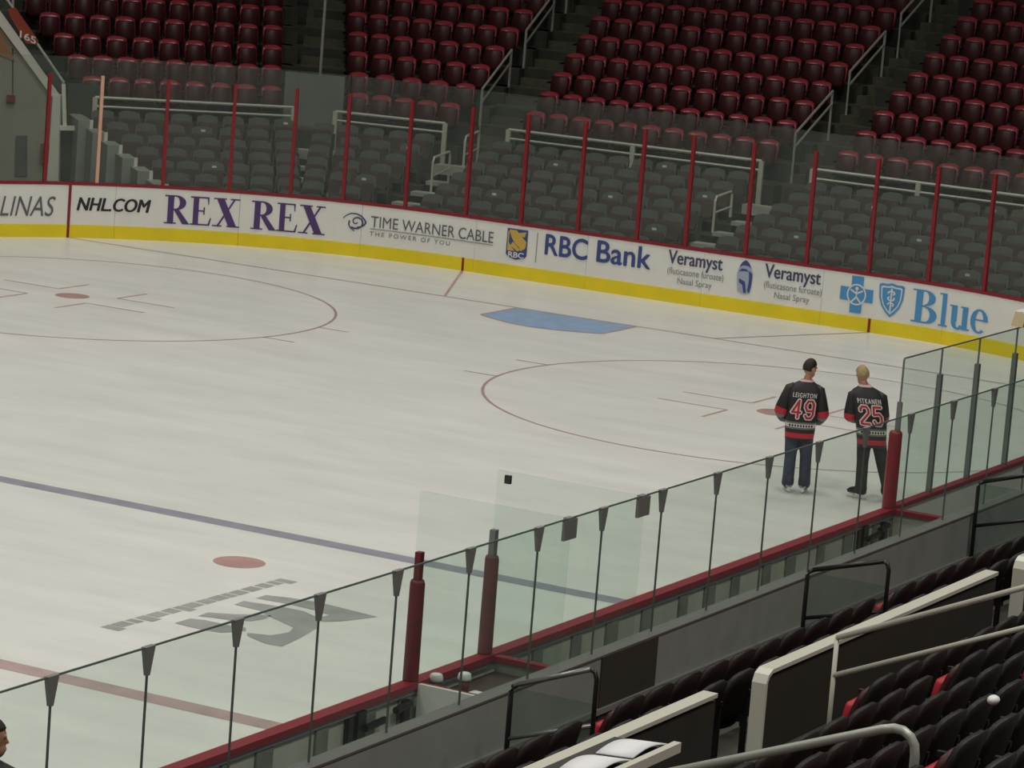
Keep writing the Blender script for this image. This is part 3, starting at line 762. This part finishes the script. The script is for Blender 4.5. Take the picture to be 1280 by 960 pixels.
# bottles and towel in the gap between the benches
ledge = tag(MB().box(XB + .12, XB + .85, -28.14, -26.76, .86, .90).box(XB + .15, XB + .2, -28.1, -26.8, 0, .86).box(XB + .78, XB + .83, -28.1, -26.8, 0, .86).build('gap_shelf', mat('shelf_dark', (.05, .02, .02), .5)), 'dark shelf in the gap between the two benches', 'shelf')
def lathe(name, prof, mis, mats, loc):
    b = MB(); n = 12
    b.loft([[(r_ * math.cos(2 * math.pi * k / n), r_ * math.sin(2 * math.pi * k / n), z) for k in range(n)] for r_, z in prof], True, 0, mis)
    return b
for i, (x, y) in enumerate(((13.10, -27.93), (13.27, -27.70))):
    w_ = thing('drink_cup', 'red cup with white lid, %s the padded post in the bench gap' % ('close beside', 'farther from')[i], 'cup', (x, y, .90))
    lathe('c', [(.042, 0), (.055, .13)], [0], None, None).build('cup', mat('cup_red', (.22, .02, .02), .5), w_, True)
    lathe('c', [(.066, .13), (.066, .15), (.058, .19), (.045, .20)], [0] * 3, None, None).build('lid', WHITE, w_, True)
tw = tag(MB().loft([[(x, y, z) for x, y in ((-.10, -.06), (.10, -.07), (.11, .05), (-.09, .06))] for z in (0, .05)] + [[(x * .85, y * .8, .085) for x, y in ((-.10, -.06), (.10, -.07), (.11, .05), (-.09, .06))]]).build('towel', WHITE, None, True, (13.52, -27.85, .90)), 'white folded towel on the shelf in the bench gap', 'towel')

# ------------------------------------------------------------------ near stand
ns = thing('near_stand', 'dark concrete terraces of the near stand', 'stand', kind='structure')
ROWS = [(15.70, 1.70), (16.45, 1.97)] + [(17.95 + .75 * k, 2.32 + .336 * k) for k in range(8)]
MB().box(XG + .09, 15.25, -50, -8, 0, .84).build('tier', CONC, ns)
for i, (x, zt) in enumerate(ROWS):
    x0 = x - .45 if i != 2 else 17.06
    x1 = x + .32 if i != 1 else 16.94
    MB().box(x0, x1, -50, -8, 0, zt - .875).build('tier', CONC, ns)
BLK = [(-41.4, -36.55, 'nearest block'), (-35.5, -30.55, 'block by papers'), (-29.4, -24.35, 'block behind long cap'), (-23.3, -18.4, 'farthest block')]
for i, (x, zt) in enumerate(ROWS):
    for y0, y1, phrase in BLK:
        cnt = 10
        for k in range(cnt):
            y = y1 - (y1 - y0) * k / (cnt - 1) if False else y0 + (y1 - y0) * k / (cnt - 1)
            p = Vector((x, y, zt - .875))
            if not (in_view(p + Vector((0, 0, .875)), 60) or in_view(p + Vector((0, 0, .5)), 30)): continue
            if i == 2 and phrase.endswith('papers'): continue
            s = thing('arena_seat', 'dark tip-up seat, %s row from bench glass, %s from near end, %s' % (ORD[i + 1], ORD[k + 1], phrase), 'seat', p, math.pi / 2, 'dark seats of the near stand')
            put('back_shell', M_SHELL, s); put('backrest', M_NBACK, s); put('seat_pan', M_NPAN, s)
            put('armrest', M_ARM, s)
# cross-aisle wall with cream cap
def capwall(y0, y1, label, round0=True):
    w = thing('aisle_wall', label, 'wall', kind='structure')
    MB().box(16.95, 17.05, y0 + .07, y1 - .02, .8, 2.10).build('panel', mat('aisle_wall_dark', (.028, .026, .019), .7, var=.1, scale=3), w)
    prof = [(y0, 1.30), (y0, 2.06), (y0 + .04, 2.13), (y0 + .12, 2.165), (y1 - .03, 2.165)]
    rings = []
    for i, (y, z) in enumerate(prof):
        q0, q1 = prof[max(i - 1, 0)], prof[min(i + 1, len(prof) - 1)]
        d = Vector((q1[0] - q0[0], q1[1] - q0[1])).normalized(); n_ = Vector((-d.y, d.x)) * -.035
        rings.append([(16.94, y, z), (17.07, y, z), (17.07, y + n_.x, z + n_.y), (16.94, y + n_.x, z + n_.y)])
    MB().loft(rings).build('cap', RAILW, w)
capwall(-29.50, -24.15, 'dark aisle wall with long cream cap in the near stand')
capwall(-36.0, -30.42, 'dark aisle wall with cream cap in front of the white papers')
capwall(-23.42, -18.2, 'dark aisle wall with cream end at the photo edge')
# handrails of the near aisles
def nrail(y, x0, x1, z0, slope, r, label, mid, bend):
    h = thing('stair_handrail', label, 'handrail')
    z1 = z0 + (x1 - x0) * slope
    P = [(x0, y, z0), (x1, y, z1)]
    if bend: P = [(x0, y, z0), (x1 - .20, y, z1 - .075), (x1 - .12, y, z1 - .052), (x1 - .06, y, z1 - .055), (x1 - .01, y, z1 - .085), (x1 + .02, y, z1 - .13), (x1 + .03, y, z1 - .20), (x1 + .03, y, z1 - .95)]
    MB().tube(P, r, 10).build('top_bar', RAILW if not bend else RAILG, h, True)
    if mid: MB().tube([(x0, y, z0 - .31), (x1, y, z1 - .36)], r * .9, 10).build('mid_bar', RAILW, h, True)
    k = x0
    while k < x1 - .2:
        MB().tube([(k, y, z0 + (k - x0) * slope), (k, y, z0 + (k - x0) * slope - 1.05)], r * .85, 8).build('post', RAILW, h, True)
        k += 1.9
nrail(-30.0, 17.86, 21.6, 2.69, .452, .024, 'cream double handrail rising from the end of the long cream wall cap', True, False)
nrail(-36.0, 17.3, 20.86, 2.35, .40, .030, 'thick grey handrail with bent end at the bottom of the photo', False, True)
nrail(-24.0, 17.9, 21.6, 2.69, .452, .024, 'cream double handrail of the farther near aisle', True, False)
# black hoops by the bench wall
def bhoop(y, x0, x1, zb, z0, z1, label, silver=False):
    h = thing('barrier_rail', label, 'barrier')
    tm = mat('hoop_top', (.25, .26, .25), .3, .5) if silver else BLACK
    MB().tube([(x0, y, zb), (x0, y, z0 - .06), (x0 + .015, y, z0 - .02), (x0 + .06, y, z0 + .01)], .024, 8).build('front_post', BLACK, h, True)
    MB().tube([(x0 + .05, y, z0 + .005), (x1 - .06, y, z1)], .024, 8).build('top_bar', tm, h, True)
    MB().tube([(x1 - .07, y, z1), (x1 - .02, y, z1 - .02), (x1, y, z1 - .08), (x1, y, zb + .1)], .022, 8).build('rear_post', BLACK, h, True)
    MB().tube([(x0, y, zb + (z0 - zb) * .55), (x1, y, z1 - (z0 - zb) * .45)], .02, 8).build('mid_bar', tm, h, True)
    MB().box(x0 + .02, x1 - .02, y - .004, y + .004, zb + .12, z0 - .02).build('panel', MATS['rail_glass'], h)
bhoop(-30.0, 14.97, 15.76, .70, 1.75, 2.02, 'black framed barrier with silver bars beside the white papers', True)
bhoop(-24.0, 15.03, 15.88, .70, 1.80, 2.02, 'black framed barrier in front of the long cream wall cap')
bhoop(-18.3, 14.62, 15.45, .70, 1.85, 2.08, 'black framed barrier below the tall side glass at the photo edge')
# desk with papers
dk = thing('press_desk', 'dark desk with cream edge behind the aisle wall', 'desk')
MB().box(17.30, 17.80, -35.6, -32.75, 2.28, 2.32).build('top', DESK, dk)
MB().box(17.77, 17.83, -35.6, -32.72, 2.30, 2.375).build('edge', RAILW, dk)
for yy in (-35.4, -34.2, -32.9):
    MB().box(17.5, 17.56, yy - .03, yy + .03, 1.3, 2.28).build('leg', DESK, dk)
def sheet(y, label):
    b = MB(); V = []; F = []
    for i in range(7):
        for j in range(3):
            u_ = i / 6
            V.append((17.42 + .30 * j / 2 + .02 * u_, y + .52 * u_, 2.335 + .035 * math.sin(math.pi * u_) + .012 * j))
    nv = len(V)
    V += [(x, yy, z - .012) for x, yy, z in V]
    for i in range(6):
        for j in range(2):
            a_, c_ = i * 3 + j, (i + 1) * 3 + j
            F += [(a_, c_, c_ + 1, a_ + 1), (nv + a_, nv + a_ + 1, nv + c_ + 1, nv + c_)]
    for i in range(6):
        for j in (0, 2):
            F.append((i * 3 + j, (i + 1) * 3 + j, nv + (i + 1) * 3 + j, nv + i * 3 + j))
    for i in (0, 6):
        for j in range(2):
            F.append((i * 3 + j, i * 3 + j + 1, nv + i * 3 + j + 1, nv + i * 3 + j))
    tag(b.add(V, F).build('paper_sheets', PAPER, None, True), label, 'papers', 'white papers on the desk')
sheet(-33.87, 'white papers on the dark desk, nearer of the two')
sheet(-33.29, 'white papers on the dark desk, farther of the two')
tag(MB().ball((0, 0, 0), (.04, .055, .032), 8).ball((-.015, .05, -.008), (.03, .03, .022), 8).build('crumpled_napkin', WHITE, None, True, (20.92, -34.79, 3.70)), 'small white crumpled napkin on a seat back in the near stand', 'napkin')

# ------------------------------------------------------------------ people
SKIN = mat('skin', (.42, .22, .14), .55, var=.08, scale=20)
DENIM = mat('denim', (.035, .045, .075), .8, var=.35, scale=9)
DENIMB = mat('denim_black', (.022, .022, .024), .8, var=.3, scale=9)
JB = mat('jersey_black', (.012, .012, .013), .6, var=.2, scale=12)
JR = mat('jersey_red', (.45, .015, .035), .6); JG = mat('jersey_grey', (.14, .15, .14), .6); JW = mat('jersey_white', (.66, .63, .62), .6); JP = mat('jersey_collar', (.55, .36, .36), .6)
HAIRD = mat('hair_dark', (.022, .015, .010), .7, var=.3, scale=40); HAIRB = mat('hair_blond', (.36, .27, .13), .7, var=.3, scale=40)
BOOT = mat('boot_black', (.015, .015, .017), .4); BOOTW = mat('boot_pale', (.42, .43, .42), .5); BLADE = mat('blade', (.6, .6, .6), .25, .9)
def limb(b, pts, rs, mi=0):
    P = []; R_ = []
    for i in range(len(pts) - 1):
        for k in range(4):
            f_ = k / 4
            P.append(Vector(pts[i]).lerp(Vector(pts[i + 1]), f_)); R_.append(rs[i] * (1 - f_) + rs[i + 1] * f_)
    P.append(Vector(pts[-1])); R_.append(rs[-1])
    b.tube(P, R_, 12, mi)
    b.ball(pts[0], rs[0], 8, mi); b.ball(pts[-1], rs[-1], 8, mi)
def remesh(o, vox, it=6):
    m = o.modifiers.new('union', 'REMESH'); m.mode = 'VOXEL'; m.voxel_size = vox; m.use_smooth_shade = True
    s = o.modifiers.new('smooth', 'SMOOTH'); s.iterations = it; s.factor = .5
def head(b, c, yaw, tilt=0.0):
    M = Matrix.Translation(c) @ Matrix.Rotation(yaw, 4, 'Z') @ Matrix.Rotation(tilt, 4, 'X')
    h = MB()
    h.ball((0, 0, .02), (.078, .097, .112), 14)
    h.ball((0, .035, -.06), (.058, .062, .065), 12)
    h.loft([[(-.010, .088, .03), (.010, .088, .03), (.008, .085, .045), (-.008, .085, .045)], [(-.017, .118, -.022), (.017, .118, -.022), (.012, .09, -.03), (-.012, .09, -.03)]])
    for s in (-1, 1):
        h.ball((s * .08, -.005, .0), (.014, .026, .036), 8)
        h.ball((s * .032, .085, .03), (.020, .016, .012), 6)
    h.ball((0, .09, -.062), (.026, .014, .011), 6)
    b.add([M @ Vector(v) for v in h.v], h.f)
    return M
def hand(b, w, d, side):
    w = Vector(w); d = Vector(d).normalized(); s = Vector((side, 0, 0)); s = (s - d * s.dot(d)).normalized(); nn = d.cross(s)
    b.tube([w, w + d * .045, w + d * .095], [.03, .042, .040], 10); b.ball(w + d * .09, .038, 8)
    for k, (o_, l) in enumerate(((-.032, .070), (-.011, .080), (.011, .075), (.032, .058))):
        p0 = w + d * .09 + s * o_; p1 = p0 + d * l * .5 + nn * .008; p2 = p1 + d * l * .4 + nn * .028
        b.tube([p0, p1, p2], [.0105, .0098, .009], 6); b.ball(p2, .009, 5)
    p0 = w + d * .03 - s * .035; p1 = p0 - s * .03 + d * .03 + nn * .01; p2 = p1 + d * .035 + nn * .012
    b.tube([p0, p1, p2], [.014, .012, .010], 6); b.ball(p2, .010, 5)
DIG = {'4': [[(.72, 0), (.72, 1), (.0, .30), (1.0, .30)]],
       '9': [[(.08, .14), (.28, 0), (.75, 0), (.98, .2), (.98, .82), (.75, 1), (.25, 1), (.02, .8), (.02, .62), (.25, .43), (.98, .43)]],
       '2': [[(.02, .76), (.02, .86), (.25, 1), (.75, 1), (.98, .84), (.98, .64), (.02, .12), (.02, 0), (.98, 0)]],
       '5': [[(.95, 1), (.08, 1), (.04, .57), (.72, .60), (.98, .44), (.98, .18), (.72, 0), (.25, 0), (.02, .18)]]}
def person(loc, rotz, label, J, hair, trouser, boot, name_text, number):
    root = thing('person', label, 'person', loc, rotz)
    b = MB()
    cx = lambda z: J['lean'](z)
    limb(b, [(cx(.93)[0], cx(.93)[1], .93), (cx(1.15)[0], cx(1.15)[1], 1.15), (cx(1.38)[0], cx(1.38)[1], 1.38)], [.125, .125, .13])
    limb(b, [Vector(J['sl']) - Vector((0, 0, .03)), Vector(J['neck0']) - Vector((0, 0, .04)), Vector(J['sr']) - Vector((0, 0, .03))], [.05, .055, .05])
    limb(b, [J['neck0'], J['neck']], [.06, .055])
    for a in ('l', 'r'):
        limb(b, [Vector(J['s' + a]) - Vector((0, 0, .03)), J['e' + a], J['w' + a]], [.055, .045, .032])
        limb(b, [J['h' + a], J['k' + a], J['a' + a]], [.085, .058, .042])
        d = Vector(J['hd' + a])
        hand(b, J['w' + a], d, 1 if a == 'r' else -1)
        limb(b, [J['a' + a], Vector(J['a' + a]) + Vector((0, .13, -.05))], [.045, .035])
    M = head(b, Vector(J['head']), J['yaw'], J['tilt'])
    body = b.build('body', SKIN, root, True)
    remesh(body, .0075, 4)
    # hair cap
    h = MB(); rings = []
    for i in range(9):
        t = i / 8 * math.radians(118)
        ring_ = []
        for k in range(20):
            a = 2 * math.pi * k / 20
            fx, fy = math.sin(a), math.cos(a)
            tt = t * (1.0 if fy < .25 else .56)
            ring_.append(M @ Vector((.088 * math.sin(tt) * fx + .002 * math.sin(7 * a), .106 * math.sin(tt) * fy - .006, .024 + .122 * math.cos(tt) + .003 * math.sin(5 * a))))
        rings.append(ring_)
    h.loft(rings).build('hair', hair, root, True)
    # trousers
    t_ = MB()
    limb(t_, [J['hl'], (cx(.95)[0], cx(.95)[1], .97), J['hr']], [.115, .135, .115])
    for a in ('l', 'r'):
        k_, an = Vector(J['k' + a]), Vector(J['a' + a])
        limb(t_, [J['h' + a], k_, an + Vector((0, 0, .06)), an + Vector((0, -.005, -.01))], [.112, .083, .082, .088])
    tr = t_.build('jeans', trouser, root, True)
    remesh(tr, .012, 5)
    # jersey: torso rings around the leaning spine, sleeves
    JZ = [(.735, .195, .150, 0), (.775, .20, .155, 1), (.845, .205, .158, 0), (.90, .208, .158, 2), (.925, .209, .158, 4), (.975, .211, .158, 2), (1.0, .212, .157, 0), (1.15, .222, .152, 0), (1.30, .236, .146, 0), (1.40, .242, .138, 0), (1.46, .222, .124, 0), (1.50, .180, .110, 0), (1.53, .125, .098, 0), (1.548, .098, .088, 3), (1.572, .080, .078, 3)]
    def rad(z):
        for q0, q1 in zip(JZ, JZ[1:]):
            if q0[0] <= z <= q1[0]:
                f_ = (z - q0[0]) / (q1[0] - q0[0]); return q0[1] + (q1[1] - q0[1]) * f_, q0[2] + (q1[2] - q0[2]) * f_
        return JZ[-1][1], JZ[-1][2]
    PW_ = 2.6
    def surf(x, z, off):                              # back of the jersey
        rx, ry = rad(z); c = cx(z)
        k = min(.98, abs(x / rx))
        return Vector((c[0] + x, c[1] - ry * (1 - k ** PW_) ** (1 / PW_) - off, z))
    rings = []
    for z, rx, ry, _ in JZ:
        c = cx(z); ring_ = []
        for k in range(28):
            a = 2 * math.pi * k / 28
            ca, sa = math.cos(a), math.sin(a)
            ring_.append((c[0] + rx * math.copysign(abs(ca) ** (2 / PW_), ca), c[1] + ry * math.copysign(abs(sa) ** (2 / PW_), sa), z))
        rings.append(ring_)
    j = MB().loft(rings, True, 0, [q[3] for q in JZ[:-1]])
    for a in ('l', 'r'):
        s0, e0, w0 = Vector(J['s' + a]), Vector(J['e' + a]), Vector(J['w' + a])
        s1 = s0 + (Vector(J['neck0']) - s0) * .25
        pts = [s1, s0, s0.lerp(e0, .5), s0.lerp(e0, .88), e0.lerp(w0, .06), e0.lerp(w0, .22), e0.lerp(w0, .40), e0.lerp(w0, .60), e0.lerp(w0, .95)]
        rs = [.070, .078, .088, .093, .094, .090, .086, .080, .068]
        n_ = 14; rg = []
        for i, p in enumerate(pts):
            d = (pts[min(i + 1, 8)] - pts[max(i - 1, 0)]).normalized(); e1 = d.cross(Vector((0, 1, .2))).normalized(); e2 = d.cross(e1)
            rg.append([p + (e1 * math.cos(2 * math.pi * k / n_) + e2 * math.sin(2 * math.pi * k / n_)) * rs[i] for k in range(n_)])
        j.loft(rg, True, 0, [0, 0, 0, 1, 2, 0, 0, 0])
    jer = j.build('jersey', [JB, JR, JG, JP, JW], root, True)
    # lettering on the back
    zig = MB()
    for k in range(9):
        x = -.17 + .34 * (k + .5) / 9
        zig.add([surf(x - .015, .95, .006), surf(x, .926, .006), surf(x + .015, .95, .006), surf(x, .974, .006)], [(0, 1, 2, 3)])
    zig.build('hem_pattern', JB, jer)
    def lay(body_, x0, x1, z0, z1, m, off, fat, nm):
        V, F = text_pts(body_, 0, 0, 1.28, fat)
        MB().add([surf(x0 + (x1 - x0) * x, z0 + (z1 - z0) * y, off + d) for x, y, d in V], F).build(nm, m, jer)
    lay(name_text, -.16, .16, 1.342, 1.405, JW, .012, .005, 'name_lettering')
    for q, ch in enumerate(number):
        S_ = DIG[ch]; xo = -.162 + .175 * q
        for w, off, m, nm in ((.060, .010, JW, 'number_outline'), (.030, .016, JR, 'number')):
            bb = MB(); o0 = off
            for k in range(len(S_)):
                pts_ = [(xo + .02 + .11 * px, 1.065 + .235 * pz) for px, pz in S_[k]]
                for p0, p1 in zip(pts_, pts_[1:]):
                    off += .0003
                    d = Vector((p1[0] - p0[0], p1[1] - p0[1])).normalized(); n2 = Vector((-d.y, d.x)) * w / 2
                    bb.add([surf(p0[0] - n2.x, p0[1] - n2.y, off), surf(p1[0] - n2.x, p1[1] - n2.y, off), surf(p1[0] + n2.x, p1[1] + n2.y, off), surf(p0[0] + n2.x, p0[1] + n2.y, off)], [(0, 1, 2, 3)])
                off = o0 - .0004
                for p0 in pts_:
                    bb.add([surf(p0[0] + w / 2 * 1.08 * math.cos(math.pi / 8 + g_ * math.pi / 4), p0[1] + w / 2 * 1.08 * math.sin(math.pi / 8 + g_ * math.pi / 4), off) for g_ in range(8)], [tuple(range(8))])
            bb.build(nm, m, jer)
    # skates
    for a in ('l', 'r'):
        an = Vector(J['a' + a]); ft = J['ft' + a]
        sk = put('skate', None, root, (an.x, an.y, 0), ft)
        q = MB()
        q.loft([[(x * wx, y, z) for x, y in ((-.042, y0), (.042, y0), (.046, (y0 + y1) / 2), (.036, y1 - .03), (0, y1), (-.036, y1 - .03), (-.046, (y0 + y1) / 2))] for wx, y0, y1, z in ((.9, -.07, .20, .072), (1, -.075, .21, .10), (.92, -.065, .16, .140), (.9, -.05, .08, .165), (.85, -.045, .06, .185))])
        q.build('boot', boot, sk, True)
        MB().box(-.014, .014, -.08, .17, .022, .035).box(-.02, .02, -.075, -.02, .03, .075).box(-.02, .02, .09, .15, .03, .075).build('holder', WHITE, sk)
        MB().box(-.002, .002, -.10, .20, .0, .024).build('blade', BLADE, sk)
    return root
def lerp_tab(T):
    def f_(z):
        if z <= T[0][0]: return T[0][1:]
        for q0, q1 in zip(T, T[1:]):
            if z <= q1[0]:
                k = (z - q0[0]) / (q1[0] - q0[0]); return (q0[1] + (q1[1] - q0[1]) * k, q0[2] + (q1[2] - q0[2]) * k)
        return T[-1][1:]
    return f_
J49 = dict(lean=lerp_tab([(.7, 0, .01), (1.0, 0, 0), (1.3, .015, -.01), (1.5, .03, .02), (1.6, .04, .03)]),
  sl=(-.18, 0, 1.44), sr=(.215, 0, 1.44), el=(-.285, -.03, 1.13), er=(.285, -.03, 1.12), wl=(-.235, .17, .99), wr=(.245, .17, .98), hdl=(.5, .6, -.5), hdr=(-.5, .6, -.5),
  neck0=(.035, .01, 1.50), neck=(.05, .045, 1.60), head=(.062, .065, 1.715), yaw=math.radians(-55), tilt=math.radians(-12),
  hl=(-.095, 0, .90), hr=(.09, 0, .90), kl=(-.095, .015, .50), kr=(.115, .015, .50), al=(-.10, -.02, .15), ar=(.125, -.02, .15), ftl=.25, ftr=-.3)
person((9.58, -11.8, 0), math.radians(26), 'dark haired person in black jersey number 49 and blue jeans standing on ice', J49, HAIRD, DENIM, BOOTW, 'LEIGHTON', '49')
J25 = dict(lean=lerp_tab([(.7, -.07, .0), (1.0, -.10, 0), (1.3, -.16, .01), (1.5, -.21, .06), (1.6, -.24, .08)]),
  sl=(-.385, .03, 1.43), sr=(.005, .02, 1.42), el=(-.40, .03, 1.14), er=(.055, .06, 1.12), wl=(-.30, .25, 1.06), wr=(-.02, .27, 1.05), hdl=(.5, .7, .1), hdr=(-.5, .7, .1),
  neck0=(-.20, .06, 1.49), neck=(-.245, .10, 1.58), head=(-.27, .135, 1.685), yaw=math.radians(25), tilt=math.radians(-24),
  hl=(-.18, 0, .90), hr=(.0, 0, .90), kl=(-.17, .03, .50), kr=(.10, .04, .50), al=(-.17, -.03, .15), ar=(.19, -.03, .15), ftl=1.0, ftr=.1)
person((10.56, -11.38, 0), math.radians(30), 'blond person in black jersey number 25 and dark jeans standing on ice', J25, HAIRB, DENIMB, BOOT, 'PITKANEN', '25')

# spectator cut off by the lower left edge
def spectator():
    root = thing('person', 'person in black jacket standing at the bench glass, cut off by photo edge', 'person', (14.87, -37.215, .84), math.radians(28))
    root.scale = (1.045, 1.045, 1.045)
    b = MB()
    limb(b, [(0, 0, .95), (0, 0, 1.2), (0, 0, 1.42)], [.13, .135, .13])
    limb(b, [(-.19, 0, 1.45), (0, 0, 1.50), (.19, 0, 1.45)], [.07, .075, .07])
    limb(b, [(0, 0, 1.5), (0, .03, 1.66)], [.06, .055])
    for s in (-1, 1):
        limb(b, [(s * .2, 0, 1.44), (s * .22, .0, 1.15), (s * .19, .17, .95)], [.06, .045, .032])
        hand(b, (s * .19, .17, .95), (0, .5, -.8), s)
        limb(b, [(s * .1, 0, .92), (s * .11, .02, .5), (s * .11, 0, .09)], [.085, .058, .042])
        limb(b, [(s * .11, 0, .06), (s * .11, .16, .045)], [.05, .04])
    M = head(b, Vector((.04, .02, 1.80)), math.radians(-80), 0)
    remesh(b.build('body', SKIN, root, True), .0075, 4)
    h = MB(); rings = []
    for i in range(9):
        t = i / 8 * math.radians(118); rg = []
        for k in range(20):
            a = 2 * math.pi * k / 20; fx, fy = math.sin(a), math.cos(a)
            tt = t * (1 if fy < .25 else .56)
            rg.append(M @ Vector((.09 * math.sin(tt) * fx, .108 * math.sin(tt) * fy - .006, .024 + .124 * math.cos(tt))))
        rings.append(rg)
    h.loft(rings).build('hair', HAIRD, root, True)
    j = MB()
    limb(j, [(0, 0, .85), (0, 0, 1.1), (0, 0, 1.35)], [.175, .17, .17])
    limb(j, [(-.17, 0, 1.53), (0, 0, 1.59), (.17, 0, 1.53)], [.105, .12, .105])
    for s in (-1, 1):
        limb(j, [(s * .2, 0, 1.43), (s * .22, .0, 1.15), (s * .19, .16, .98)], [.085, .07, .055])
    remesh(j.build('jacket', JB, root, True), .012, 5)
    k = MB()
    for s in (-1, 1):
        limb(k, [(s * .09, 0, .90), (s * .11, .02, .5), (s * .11, 0, .10)], [.12, .08, .075])
    remesh(k.build('trousers', DENIMB, root, True), .012, 5)
spectator()
